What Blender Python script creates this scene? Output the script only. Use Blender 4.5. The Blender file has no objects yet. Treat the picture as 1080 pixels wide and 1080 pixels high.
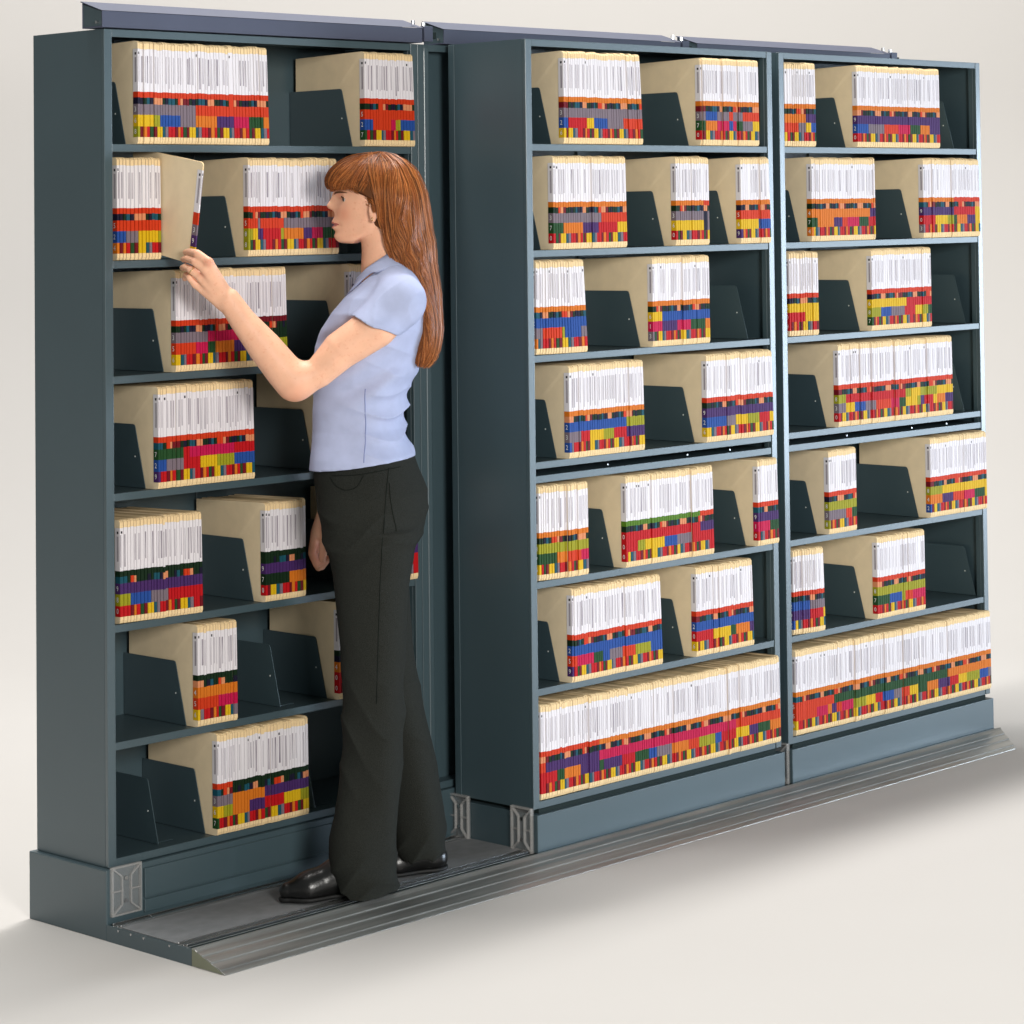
import bpy, bmesh, math, random
import numpy as np
from mathutils import Vector, Matrix
random.seed(7); np.random.seed(7)
R_ = math.radians
scene = bpy.context.scene
col = scene.collection

# ------------------------------------------------------------------ camera
cam = bpy.data.cameras.new('camera'); camo = bpy.data.objects.new('camera', cam); col.objects.link(camo); scene.camera = camo
CR = Vector((0.6258, -0.7798, -0.0170)); CU = Vector((-0.0152, -0.0341, 0.9993)); CF = Vector((0.7798, 0.6251, 0.0332))
camo.matrix_world = Matrix(((CR.x, CU.x, -CF.x, -4.3538), (CR.y, CU.y, -CF.y, -4.9568), (CR.z, CU.z, -CF.z, 1.6448), (0, 0, 0, 1)))
cam.sensor_width = 36; cam.lens = 89.720; cam.shift_x = -0.45212; cam.shift_y = -0.38005
cam.clip_start = .1; cam.clip_end = 200

# ------------------------------------------------------------------ light
world = bpy.data.worlds.new('World'); scene.world = world; world.use_nodes = True
world.node_tree.nodes['Background'].inputs[0].default_value = (.93, 1, .97, 1)
world.node_tree.nodes['Background'].inputs[1].default_value = .20
def lamp(name, loc, target, size, size_y, power, color=(1, 1, 1), spread=180):
    l = bpy.data.lights.new(name, 'AREA'); l.shape = 'RECTANGLE'; l.size = size; l.size_y = size_y; l.energy = power; l.color = color; l.spread = R_(spread)
    o = bpy.data.objects.new(name, l); col.objects.link(o); o.location = loc
    o.rotation_euler = (Vector(target) - Vector(loc)).to_track_quat('-Z', 'Y').to_euler()
lamp('key_softbox', (-3.3, -7.0, 2.5), (.2, .2, 1.05), 1.3, 1.5, 410, (1, .975, .93))
lamp('side_softbox', (7.4, -4.9, .95), (.4, .1, .7), 3.4, 2.4, 104, (.70, .84, 1), 70)
lamp('overhead_softbox', (.15, 1.05, 6.6), (.25, .0, 0), 4.5, .6, 500, (1, .985, .96))
lamp('backdrop_lamp', (CF.x * 2.3 - 3.4, CF.y * 2.3 + 4.2, 6.8), (CF.x * 5.2 - 3.4, CF.y * 5.2 + 4.2, 3.2), 10, .8, 325, (1, .985, .985))
scene.view_settings.view_transform = 'Standard'; scene.view_settings.look = 'None'
scene.view_settings.exposure = 0; scene.view_settings.gamma = 1
scene.cycles.max_bounces = 8; scene.cycles.use_denoising = True
scene.cycles.sample_clamp_indirect = 4

# ------------------------------------------------------------------ materials
def lin(c):
    return tuple(((v / 255) / 12.92 if v / 255 <= .04045 else ((v / 255 + .055) / 1.055) ** 2.4) for v in c)
def mat(name, c, rough=.5, spec=.5, metal=0, bump=0, bscale=200, var=0, vscale=8, stretch=(1, 1, 1), trans=0, coat=0, sss=0):
    m = bpy.data.materials.new(name); m.use_nodes = True; nt = m.node_tree; b = nt.nodes['Principled BSDF']
    b.inputs['Base Color'].default_value = (*c, 1); b.inputs['Roughness'].default_value = rough
    b.inputs['Specular IOR Level'].default_value = spec; b.inputs['Metallic'].default_value = metal
    b.inputs['Transmission Weight'].default_value = trans; b.inputs['Coat Weight'].default_value = coat
    if sss: b.inputs['Subsurface Weight'].default_value = sss; b.inputs['Subsurface Radius'].default_value = (.012, .005, .003); b.inputs['Subsurface Scale'].default_value = .6
    if bump or var:
        tc = nt.nodes.new('ShaderNodeTexCoord'); mp = nt.nodes.new('ShaderNodeMapping'); mp.inputs['Scale'].default_value = stretch
        nt.links.new(tc.outputs['Object'], mp.inputs[0])
    if bump:
        n = nt.nodes.new('ShaderNodeTexNoise'); n.inputs['Scale'].default_value = bscale; n.inputs['Detail'].default_value = 4
        bp = nt.nodes.new('ShaderNodeBump'); bp.inputs['Strength'].default_value = bump; bp.inputs['Distance'].default_value = .002
        nt.links.new(mp.outputs[0], n.inputs['Vector']); nt.links.new(n.outputs['Fac'], bp.inputs['Height']); nt.links.new(bp.outputs[0], b.inputs['Normal'])
    if var:
        n = nt.nodes.new('ShaderNodeTexNoise'); n.inputs['Scale'].default_value = vscale; n.inputs['Detail'].default_value = 5
        r = nt.nodes.new('ShaderNodeMapRange'); r.inputs['From Min'].default_value = .3; r.inputs['From Max'].default_value = .7
        r.inputs['To Min'].default_value = 1 - var; r.inputs['To Max'].default_value = 1 + var
        mx = nt.nodes.new('ShaderNodeVectorMath'); mx.operation = 'SCALE'; mx.inputs[0].default_value = c
        nt.links.new(mp.outputs[0], n.inputs['Vector']); nt.links.new(n.outputs['Fac'], r.inputs['Value']); nt.links.new(r.outputs[0], mx.inputs['Scale'])
        nt.links.new(mx.outputs[0], b.inputs['Base Color'])
    return m
PAINT = mat('slate_paint', (.046, .078, .092), .43, .8, bump=.04, bscale=500, var=.05, vscale=3)
POSTP = mat('slate_paint_post', (.046, .078, .092), .4, .8, bump=.03, bscale=500)
POSTP.node_tree.nodes['Principled BSDF'].inputs['Coat Weight'].default_value = .32; POSTP.node_tree.nodes['Principled BSDF'].inputs['Coat Roughness'].default_value = .16
PAINT_RAIL = mat('slate_violet_paint', (.075, .085, .130), .5, .3, var=.05)
DECK = mat('grey_deck_mat', (.21, .215, .22), .7, .3, bump=.3, bscale=900, var=.10, vscale=30)
ALU = mat('aluminium', (.38, .385, .37), .34, .5, .8, bump=.15, bscale=60, stretch=(1, 12, 12), var=.28, vscale=3)
CHROME = mat('steel', (.6, .6, .6), .22, .5, 1)
CREAM = mat('manila_card', (.88, .715, .475), .75, .25, bump=.05, bscale=300, var=.04, vscale=25)  # flank tone raised paler because the flanks sit in shade
CREAM2 = mat('manila_card_lit_edge', (.84, .62, .34), .75, .25, var=.04, vscale=60)  # same card, separate tone for the lit front edges and tops
WHITE = mat('label_paper', (.76, .72, .745), .6, .3)
def print_mat(name, dark, lo, hi, sc):
    m = mat(name, (.7, .7, .7), .6, .3); nt = m.node_tree; b = nt.nodes['Principled BSDF']
    tc = nt.nodes.new('ShaderNodeTexCoord'); mp = nt.nodes.new('ShaderNodeMapping'); mp.inputs['Scale'].default_value = (800, 800, sc)
    n = nt.nodes.new('ShaderNodeTexNoise'); n.inputs['Scale'].default_value = 1; n.inputs['Detail'].default_value = 1
    r = nt.nodes.new('ShaderNodeValToRGB'); r.color_ramp.elements[0].position = lo; r.color_ramp.elements[1].position = hi
    r.color_ramp.elements[0].color = (*dark, 1); r.color_ramp.elements[1].color = (.68, .64, .67, 1)
    nt.links.new(tc.outputs['Object'], mp.inputs[0]); nt.links.new(mp.outputs[0], n.inputs['Vector']); nt.links.new(n.outputs['Fac'], r.inputs[0]); nt.links.new(r.outputs[0], b.inputs['Base Color'])
    return m
PR = [print_mat('label_print_fine', (.42, .38, .42), .30, .75, 9), print_mat('label_print_medium', (.28, .24, .28), .34, .74, 7), print_mat('label_print_dense', (.14, .11, .15), .36, .74, 11)]
DOT = mat('black_ink', (.02, .018, .025), .6, .3)
SHADOWLINE = mat('dark_gap', (.02, .03, .03), .8, .1)
COLS = {'R': (214, 22, 30), 'O': (233, 66, 26), 'A': (242, 132, 34), 'Y': (247, 200, 24), 'L': (176, 172, 34), 'B': (44, 88, 172), 'G': (140, 124, 134),
        'P': (82, 48, 112), 'M': (218, 22, 84), 'N': (40, 84, 42), 'D': (30, 26, 52), 'Q': (246, 160, 112), 'V': (96, 140, 34), 'T': (30, 92, 110), 'K': (128, 20, 34), 'F': (22, 48, 26)}
CM = {}
for k, c in COLS.items(): CM[k] = mat('band_' + k, tuple(min(.9, v * .70) for v in lin(c)), .6, .2)

# ------------------------------------------------------------------ mesh helpers
class MB:
    def __init__(s): s.v = []; s.f = []; s.m = []; s.mats = []
    def mi(s, m):
        if m not in s.mats: s.mats.append(m)
        return s.mats.index(m)
    def add(s, vs, fs, m):
        o = len(s.v); i = s.mi(m); s.v += [tuple(v) for v in vs]; s.f += [tuple(o + k for k in f) for f in fs]; s.m += [i] * len(fs)
    def box(s, x0, x1, y0, y1, z0, z1, m):
        s.add([(x, y, z) for z in (z0, z1) for y in (y0, y1) for x in (x0, x1)],
              [(0, 2, 3, 1), (4, 5, 7, 6), (0, 1, 5, 4), (2, 6, 7, 3), (0, 4, 6, 2), (1, 3, 7, 5)], m)
    def prism(s, pts, a, t0, t1, m):   # polygon extruded along axis a ; pts are the other two coords in order
        n = len(pts)
        def mk(p, t):
            q = list(p); q.insert(a, t); return q
        s.add([mk(p, t0) for p in pts] + [mk(p, t1) for p in pts],
              [tuple(range(n))[::-1], tuple(range(n, 2 * n))] + [(i, (i + 1) % n, n + (i + 1) % n, n + i) for i in range(n)], m)
    def cyl(s, c, ax, r, h, m, n=12):
        pts = [(math.cos(2 * math.pi * i / n) * r, math.sin(2 * math.pi * i / n) * r) for i in range(n)]
        oth = [k for k in range(3) if k != ax]
        s.prism([(c[oth[0]] + p[0], c[oth[1]] + p[1]) for p in pts], ax, c[ax], c[ax] + h, m)
    def build(s, name, parent=None, loc=(0, 0, 0), bevel=0, smooth=False, bseg=2):
        me = bpy.data.meshes.new(name); me.from_pydata(s.v, [], s.f)
        for m in s.mats: me.materials.append(m)
        me.polygons.foreach_set('material_index', s.m)
        bm = bmesh.new(); bm.from_mesh(me); bmesh.ops.recalc_face_normals(bm, faces=bm.faces); bm.to_mesh(me); bm.free()
        if smooth: me.polygons.foreach_set('use_smooth', [True] * len(me.polygons))
        o = bpy.data.objects.new(name, me); col.objects.link(o); o.location = loc; o.parent = parent
        if bevel:
            b = o.modifiers.new('b', 'BEVEL'); b.width = bevel; b.segments = bseg; b.limit_method = 'ANGLE'; b.harden_normals = False
        return o
def tag(o, label=None, cat=None, group=None, kind=None):
    if label: o['label'] = label
    if cat: o['category'] = cat
    if group: o['group'] = group
    if kind: o['kind'] = kind
    return o
def empty(name, loc=(0, 0, 0)):
    o = bpy.data.objects.new(name, None); o.empty_display_size = .1; col.objects.link(o); o.location = loc; return o

# ------------------------------------------------------------------ dimensions
W = .914; D = .298; H = 2.095; YA = .323; XA = -.999; XC = .9425
SH = [.443, .713, 1.016, 1.287, 1.555, 1.827]
LIP = .018; PW = .021

# ------------------------------------------------------------------ setting: seamless paper sweep
FLOOR = mat('studio_paper', (.555, .532, .508), .9, .1, var=.006, vscale=2)
def backdrop():
    mb = MB(); n = 24
    # profile along view direction q: flat floor then curve up into a wall
    fd = Vector((CF.x, CF.y, 0)).normalized(); rt = Vector((fd.y, -fd.x, 0))
    prof = [(-9, 0), (3.0, 0)]
    r = 2.2
    for i in range(1, n + 1):
        t = math.pi / 2 * i / n; prof.append((3.0 + r * math.sin(t), r - r * math.cos(t)))
    prof.append((5.2, 9))
    vs = []
    for s in (-14, 14):
        for q, z in prof: vs.append(fd * q + rt * s + Vector((0, 0, z)))
    m = len(prof)
    mb.add(vs, [(i, i + 1, m + i + 1, m + i) for i in range(m - 1)], FLOOR)
    o = mb.build('studio_floor', smooth=True); tag(o, kind='structure')
backdrop()

# ------------------------------------------------------------------ shelving
def bumper(parent, loc, rot=0):
    """clear plastic corner bumper with moulded ribs; local x = width .078, z = height .112, front at -y"""
    CL = CLEAR; mb = MB(); w, h, t = .078, .112, .010
    mb.box(0, w, -.003, 0, 0, h, PLATE)
    for a in (0, w - .004): mb.box(a, a + .004, -t, -.003, 0, h, CL)
    for a in (0, h - .004): mb.box(.004, w - .004, -t, -.003, a, a + .004, CL)
    mb.box(.004, .026, -t, -.003, h * .5 - .0015, h * .5 + .0015, CL); mb.box(w - .026, w - .004, -t, -.003, h * .5 - .0015, h * .5 + .0015, CL)
    for a in (.026, w - .029): mb.box(a, a + .003, -t, -.003, .024, h - .024, CL)
    for (x0, z0, x1, z1) in ((.004, .004, .027, .024), (w - .004, .004, w - .027, .024), (.004, h - .004, .027, h - .024), (w - .004, h - .004, w - .027, h - .024)):
        d = Vector((x1 - x0, z1 - z0)).normalized(); nx, nz = -d.y * .0016, d.x * .0016
        mb.prism([(x0 - nx, -t), (x0 + nx, -t), (x0 + nx, -.003), (x0 - nx, -.003)], 2, z0, z0 + .001, CL)
        mb.add([(x0 - nx, -t, z0 - nz), (x0 + nx, -t, z0 + nz), (x1 + nx, -t, z1 + nz), (x1 - nx, -t, z1 - nz),
                (x0 - nx, -.003, z0 - nz), (x0 + nx, -.003, z0 + nz), (x1 + nx, -.003, z1 + nz), (x1 - nx, -.003, z1 - nz)],
               [(0, 1, 2, 3), (7, 6, 5, 4), (0, 4, 5, 1), (1, 5, 6, 2), (2, 6, 7, 3), (3, 7, 4, 0)], CL)
    o = mb.build('corner_bumper', parent, loc); o.rotation_euler = (0, 0, rot)
    mb = MB()
    for z in (.030, h - .030): mb.cyl((w / 2, -.007, z), 1, .0045, .004, CHROME)
    s = mb.build('screw', o)
    return o
CLEAR = mat('clear_plastic_rib', (.62, .60, .58), .2, .7); CLEAR.node_tree.nodes['Principled BSDF'].inputs['Alpha'].default_value = .30
PLATE = mat('clear_plastic', (.5, .5, .5), .12, .8); PLATE.node_tree.nodes['Principled BSDF'].inputs['Alpha'].default_value = .16

def unit(name, x0, y0, zb, second_lip, fixed, shelves=True):
    root = empty(name, (x0, y0, 0))
    for side in (0, 1):
        mb = MB(); a = 0 if side == 0 else W - .0025
        mb.box(a, a + .0025, .0125, D, zb + .001, H, PAINT)
        mb.build('side_panel', root)
        mb = MB(); b = 0 if side == 0 else W - PW            # front upright post, folded C section
        mb.box(b, b + PW, 0, .012, zb + .001, H, POSTP)
        inner = PW if side == 0 else W - PW
        mb.box(min(inner, inner + (.0025 if side else -.0025)), max(inner, inner + (.0025 if side else -.0025)), .0125, .030, zb + .001, H, PAINT)
        mb.build('post', root, bevel=.0052, bseg=4)
    if x0 > -.9: mb = MB(); mb.box(-.0022, -.0002, D - .022, D + .0008, zb + .002, H - .001, PAINT); mb.build('rear_post', root, bevel=.0008)
    mb = MB(); mb.box(.003, W - .003, D - .003, D, zb, H - .001, PAINT); mb.build('back_panel', root)
    mb = MB(); mb.box(PW + .0005, W - PW - .0005, .001, .003, H - .018, H, PAINT); mb.box(.003, W - .003, .0045, D - .003, H - .002, H - .0002, PAINT)
    mb.build('top_panel', root, bevel=.0008)
    zs = [(.178 if fixed else .160)] + SH
    for z in zs if shelves else zs[:1]:
        mb = MB(); mb.box(PW + .0005, W - PW - .0005, .002, .0042, z - LIP, z, PAINT)
        mb.box(.003, W - .003, .0045, D - .0035, z - .0025, z - .0005, PAINT)
        mb.box(PW + .003, W - PW - .003, .0045, .018, z - LIP, z - LIP + .002, PAINT)
        mb.build('shelf', root, bevel=.0009)
    if second_lip:
        mb = MB(); mb.box(PW + .0005, W - PW - .0005, .002, .0042, .9625, .981, PAINT); mb.box(.003, W - .003, .0045, D - .0035, .9785, .980, PAINT)
        mb.build('header_rail', root, bevel=.0009)
        mb = MB()
        for k in (.3, .62, .8): mb.cyl((W * k, .006, .9885), 1, .0024, .004, ALU, 10)
        mb.build('joining_bolt', root)
    mb = MB()     # rear centre stiffener with slots
    mb.box(W * .5 - .02, W * .5 + .02, D - .010, D - .0032, zb, H - .003, PAINT); mb.build('rear_stiffener', root, bevel=.001)
    if fixed:
        mb = MB(); e = .014
        mb.box(-e if x0 < -.9 else .0005, W - .0005, -.013, D + .012, .0, zb - .0005, PAINT)
        mb.build('plinth', root, bevel=.002)
        mb = MB(); mb.box(.082, W - .002, -.0195, -.0135, .079, .146, PAINT); mb.box(.082, W - .002, -.0190, -.0135, .045, .0745, PAINT)
        mb.build('kick_plate', root, bevel=.0012)
    else:
        mb = MB(); mb.box(0.001, W - .001, -.0135, D, .036, .1305, PAINT)
        mb.build('carriage', root, bevel=.0015)
        mb = MB(); mb.box(.02, W - .02, .003, D - .01, .1305, .141, SHADOWLINE); mb.build('carriage_gap', root)
        mb = MB()
        for k in (.16, .84):
            for yy in (.035, D - .05): mb.cyl((W * k, yy, .024), 1, .016, .018, CHROME, 16)
        mb.build('wheel', root)
    return root
GC = 'steel filing cabinets'
uA = tag(unit('filing_cabinet', XA, YA, .1595, False, True), 'tall slate steel file cabinet standing open on the left, behind the woman', 'filing cabinet', GC)
uA2 = tag(unit('filing_cabinet', XA + W + .001, YA, .1595, False, True, False), 'fixed rear cabinet of which only an upright shows, right of the red hair', 'filing cabinet', GC)
uA3 = tag(unit('filing_cabinet', XA + 2 * W + .002, YA, .1595, False, True), 'fixed rear file cabinet hidden behind the two rolling cabinets', 'filing cabinet', GC)
uB = tag(unit('filing_cabinet', 0, 0, .142, True, False), 'rolling slate file cabinet in the middle with its dark side panel facing the woman', 'filing cabinet', GC)
uC = tag(unit('filing_cabinet', XC, 0, .142, True, False), 'rolling slate file cabinet at the far right end of the row', 'filing cabinet', GC)
bumper(uA, (-.006, -.0135, .053))
b = bumper(uB, (-.001, .076, .036), -math.pi / 2); b = bumper(uB, (-.001, .320, .036), -math.pi / 2)
b = bumper(uC, (-.001, .072, .036), -math.pi / 2)
# slotted upright strip of the rear cabinet seen past the woman's hair
mb = MB(); mb.box(-.063, -.0445, .3235, .3355, .17, 2.09, POSTP); mb.build('filler_panel', uA2, (-(XA + W + .001), -YA, 0), bevel=.004, bseg=4)
mb = MB(); mb.box(-.038, .30, .372, .376, .17, 2.09, PAINT); mb.build('gap_blocker', uA2, (-(XA + W + .001), -YA, 0))  # added panel, closes the view inside so the gap reads dark
mb = MB(); mb.box(-.044, -.038, .338, .352, .17, 2.09, PAINT)
for k in range(14): mb.box(-.0455, -.0441, .338, .346, .25 + k * .135, .30 + k * .135, SHADOWLINE)
o = mb.build('slotted_upright', uA2); o.location = (-(XA + W + .001), -YA, 0)
# small latch bracket at the back of the top compartment
mb = MB(); mb.box(.455, .53, D - .018, D - .0105, 1.90, 1.955, PAINT); mb.box(.47, .515, D - .024, D - .018, 1.912, 1.943, PAINT); mb.build('rear_bracket', uA, bevel=.001)

# ------------------------------------------------------------------ top guide rails
def rail(x0, x1, label, close):
    root = empty('guide_rail', (x0, YA - .013, 2.098)); L = x1 - x0; mb = MB()
    # channel: fascia, top flange leaning up, rear web
    mb.box(0, L, 0, .003, .0, .038, PAINT_RAIL)
    mb.prism([(-.004, .0385), (-.001, .0385), (.085, .062), (.082, .064)], 0, -.004, L + .004, PAINT_RAIL)
    mb.box(0, L, .080, .083, 0, .060, PAINT_RAIL); mb.box(0, L, .0035, .0795, 0, .003, PAINT_RAIL)
    mb.build('channel', root, bevel=.0008)
    mb = MB(); mb.prism([(.0035, .0035), (.0795, .0035), (.0795, .057), (.0035, .037)], 0, .001, .004, PAINT); mb.build('end_plate', root)
    mb = MB(); mb.cyl((-.004, .02, .012), 0, .004, .005, CHROME, 10); mb.build('bolt', root)
    if close:
        mb = MB(); mb.box(L + .006, L + .034, -.002, .030, .004, .044, PAINT_RAIL); mb.box(L + .016, L + .05, .004, .02, .012, .03, SHADOWLINE); mb.build('splice_bracket', root, bevel=.001)
        mb = MB(); mb.cyl((L + .012, .010, .044), 2, .0055, .010, CHROME, 10); mb.cyl((L - .02, .012, .048), 2, .005, .010, CHROME, 10); mb.build('bolt', root)
    tag(root, label, 'rail', 'top guide rails'); return root
rail(-1.011, -.078, 'violet grey channel rail on top of the left cabinet above the woman', True)
rail(-.006, .862, 'slate channel rail on top of the middle cabinet', True)
rail(.93, 1.79, 'slate channel rail on top of the far right cabinet', True)

# ------------------------------------------------------------------ floor platform with ramp
def platform():
    root = empty('floor_platform', (0, 0, 0)); x0 = -1.013; x1 = 1.868
    mb = MB(); mb.box(x0, x0 + .003, -.021, .309, 0, .037, PAINT); mb.build('end_fascia', root)
    mb = MB(); mb.box(x0 + .0035, x1, -.018, .60, .001, .0345, SHADOWLINE); mb.build('subframe', root)
    mb = MB(); xx = x0 + .006
    for w_ in (.62, .61, .61, .61, .41): mb.box(xx, min(xx + w_ - .0025, x1 - .002), .040, .262, .0347, .0385, DECK); xx += w_
    mb.build('deck_panel', root, bevel=.0008)
    for yy in (.012, .268):
        mb = MB(); mb.box(x0 + .004, x1, yy - .010, yy + .024, .0347, .0365, ALU)
        for q in (-.010, .0215): mb.box(x0 + .004, x1, yy + q, yy + q + .0025, .0366, .0425, CHROME)
        mb.box(x0 + .004, x1, yy + .0035, yy + .0105, .0366, .040, CHROME)
        t = mb.build('track', root, bevel=.0006)
        mb = MB()
        for k in range(12): mb.cyl((x0 + .10 + k * .235, yy + .0165, .0366), 2, .0032, .0035, CHROME, 8)
        mb.build('screw', t)
    # aluminium ramp: ribbed extrusion
    prof = [(-.0215, 0), (-.0215, .0395), (-.030, .0405), (-.034, .0375)]
    for ya, za in ((-.0415, .0335), (-.0760, .0245), (-.1100, .0140)):
        prof += [(ya, za), (ya - .003, za - .0002), (ya - .0175, za - .0040), (ya - .0195, za - .0070)]
    prof += [(-.1450, .0015), (-.1450, 0)]
    mb = MB(); mb.prism(prof, 0, x0, 1.882, ALU); mb.v = [(x if x < 0 else 1.872 + (y + .0215) * .62, y, z) for x, y, z in mb.v]; mb.build('ramp', root, bevel=.0005)
    mb = MB(); mb.prism([(-.0235, .002), (-.0235, .037), (-.034, .035), (-.135, .0035), (-.135, .002)], 0, x0 - .0012, x0 - .0002, ENDCAP); mb.build('ramp_end_cap', root)
    mb = MB()
    for k, yy in enumerate((.262, .212, .162, .062)): mb.cyl((x0 - .0015, yy, .031), 0, .0028, .0014, CHROME, 8)
    mb.build('rivet', root)
    tag(root, 'grey floor deck with steel tracks and ribbed aluminium ramp under the cabinets', 'platform')
ENDCAP = mat('cast_end_cap', (.23, .24, .17), .5, .4, .4)
platform()

# ------------------------------------------------------------------ file dividers
def divider_mesh():
    mb = MB(); y1 = D - .006
    pts = [(y1, .001), (y1, .150), (.084, .150), (.078, .1485), (.0745, .143), (.034, .001)]
    mb.prism(pts, 0, 0, .0016, PAINT)
    mb.box(.0017, .05, .05, y1, .0006, .0016, PAINT)
    mb.cyl((-.0004, .075, .074), 0, .0022, .0004, HOLE, 8)
    return mb
HOLE = mat('bare_hole_rim', (.75, .78, .75), .4, .4)
dproto = divider_mesh().build('file_divider'); dfirst = [True]
UN = {'A': (XA, YA, 'left'), 'B': (0, 0, 'middle'), 'C': (XC, 0, 'right')}
ROWN = {1: 'top', 2: 'second', 3: 'third', 4: 'fourth', 5: 'fifth', 6: 'sixth', 7: 'bottom'}
def shelf_z(u, r): return SH[6 - r] if r < 7 else (.178 if u == 'A' else .160)
def divider(u, r, x, desc, dy=0):
    o = dproto if dfirst[0] else dproto.copy()
    if not dfirst[0]: col.objects.link(o)
    dfirst[0] = False
    o.location = (x, UN[u][1] + dy, shelf_z(u, r)); o.name = 'file_divider'
    tag(o, 'green metal divider %s, %s shelf of %s cabinet' % (desc, ROWN[r], UN[u][2]), 'file divider', 'metal file dividers')

# ------------------------------------------------------------------ folders
BX = {'A1a': (-0.9185, -0.5548), 'A1b': (-0.2647, -0.1051), 'A2a': (-0.9638, -0.8576), 'A2b': (-0.6169, -0.3507), 'A3a': (-0.8204, -0.5044), 'A3b': (-0.3178, -0.2179), 'A4a': (-0.8711, -0.6034), 'A4b': (-0.3931, -0.2419), 'A5a': (-0.9632, -0.7529), 'A5b': (-0.5727, -0.4539), 'A5c': (-0.2297, -0.1065), 'A6a': (-0.7648, -0.6571), 'A6b': (-0.3589, -0.2485), 'A7a': (-0.7146, -0.4509), 'B1a': (0.1174, 0.3922), 'B1b': (0.6175, 0.8489), 'B2a': (0.0776, 0.3358), 'B2b': (0.5185, 0.6424), 'B2c': (0.7682, 0.8895), 'B3a': (0.0301, 0.1867), 'B3b': (0.4254, 0.6428), 'B4a': (0.1243, 0.3919), 'B4b': (0.624, 0.8899), 'B5a': (0.0311, 0.1873), 'B5b': (0.3189, 0.6427), 'B5c': (0.8194, 0.9029), 'B6a': (0.125, 0.4444), 'B6b': (0.5732, 0.7976), 'B7a': (0.0293, 0.8992), 'C1a': (0.9681, 1.0855), 'C1b': (1.2638, 1.6425), 'C2a': (1.0604, 1.3366), 'C2b': (1.5602, 1.8341), 'C3a': (0.9763, 1.0816), 'C3b': (1.3144, 1.5879), 'C4a': (1.162, 1.685), 'C5a': (1.1143, 1.2366), 'C5b': (1.5699, 1.8439), 'C6a': (0.9779, 1.091), 'C6b': (1.3196, 1.5395), 'C7a': (0.9799, 1.8478)}
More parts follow.
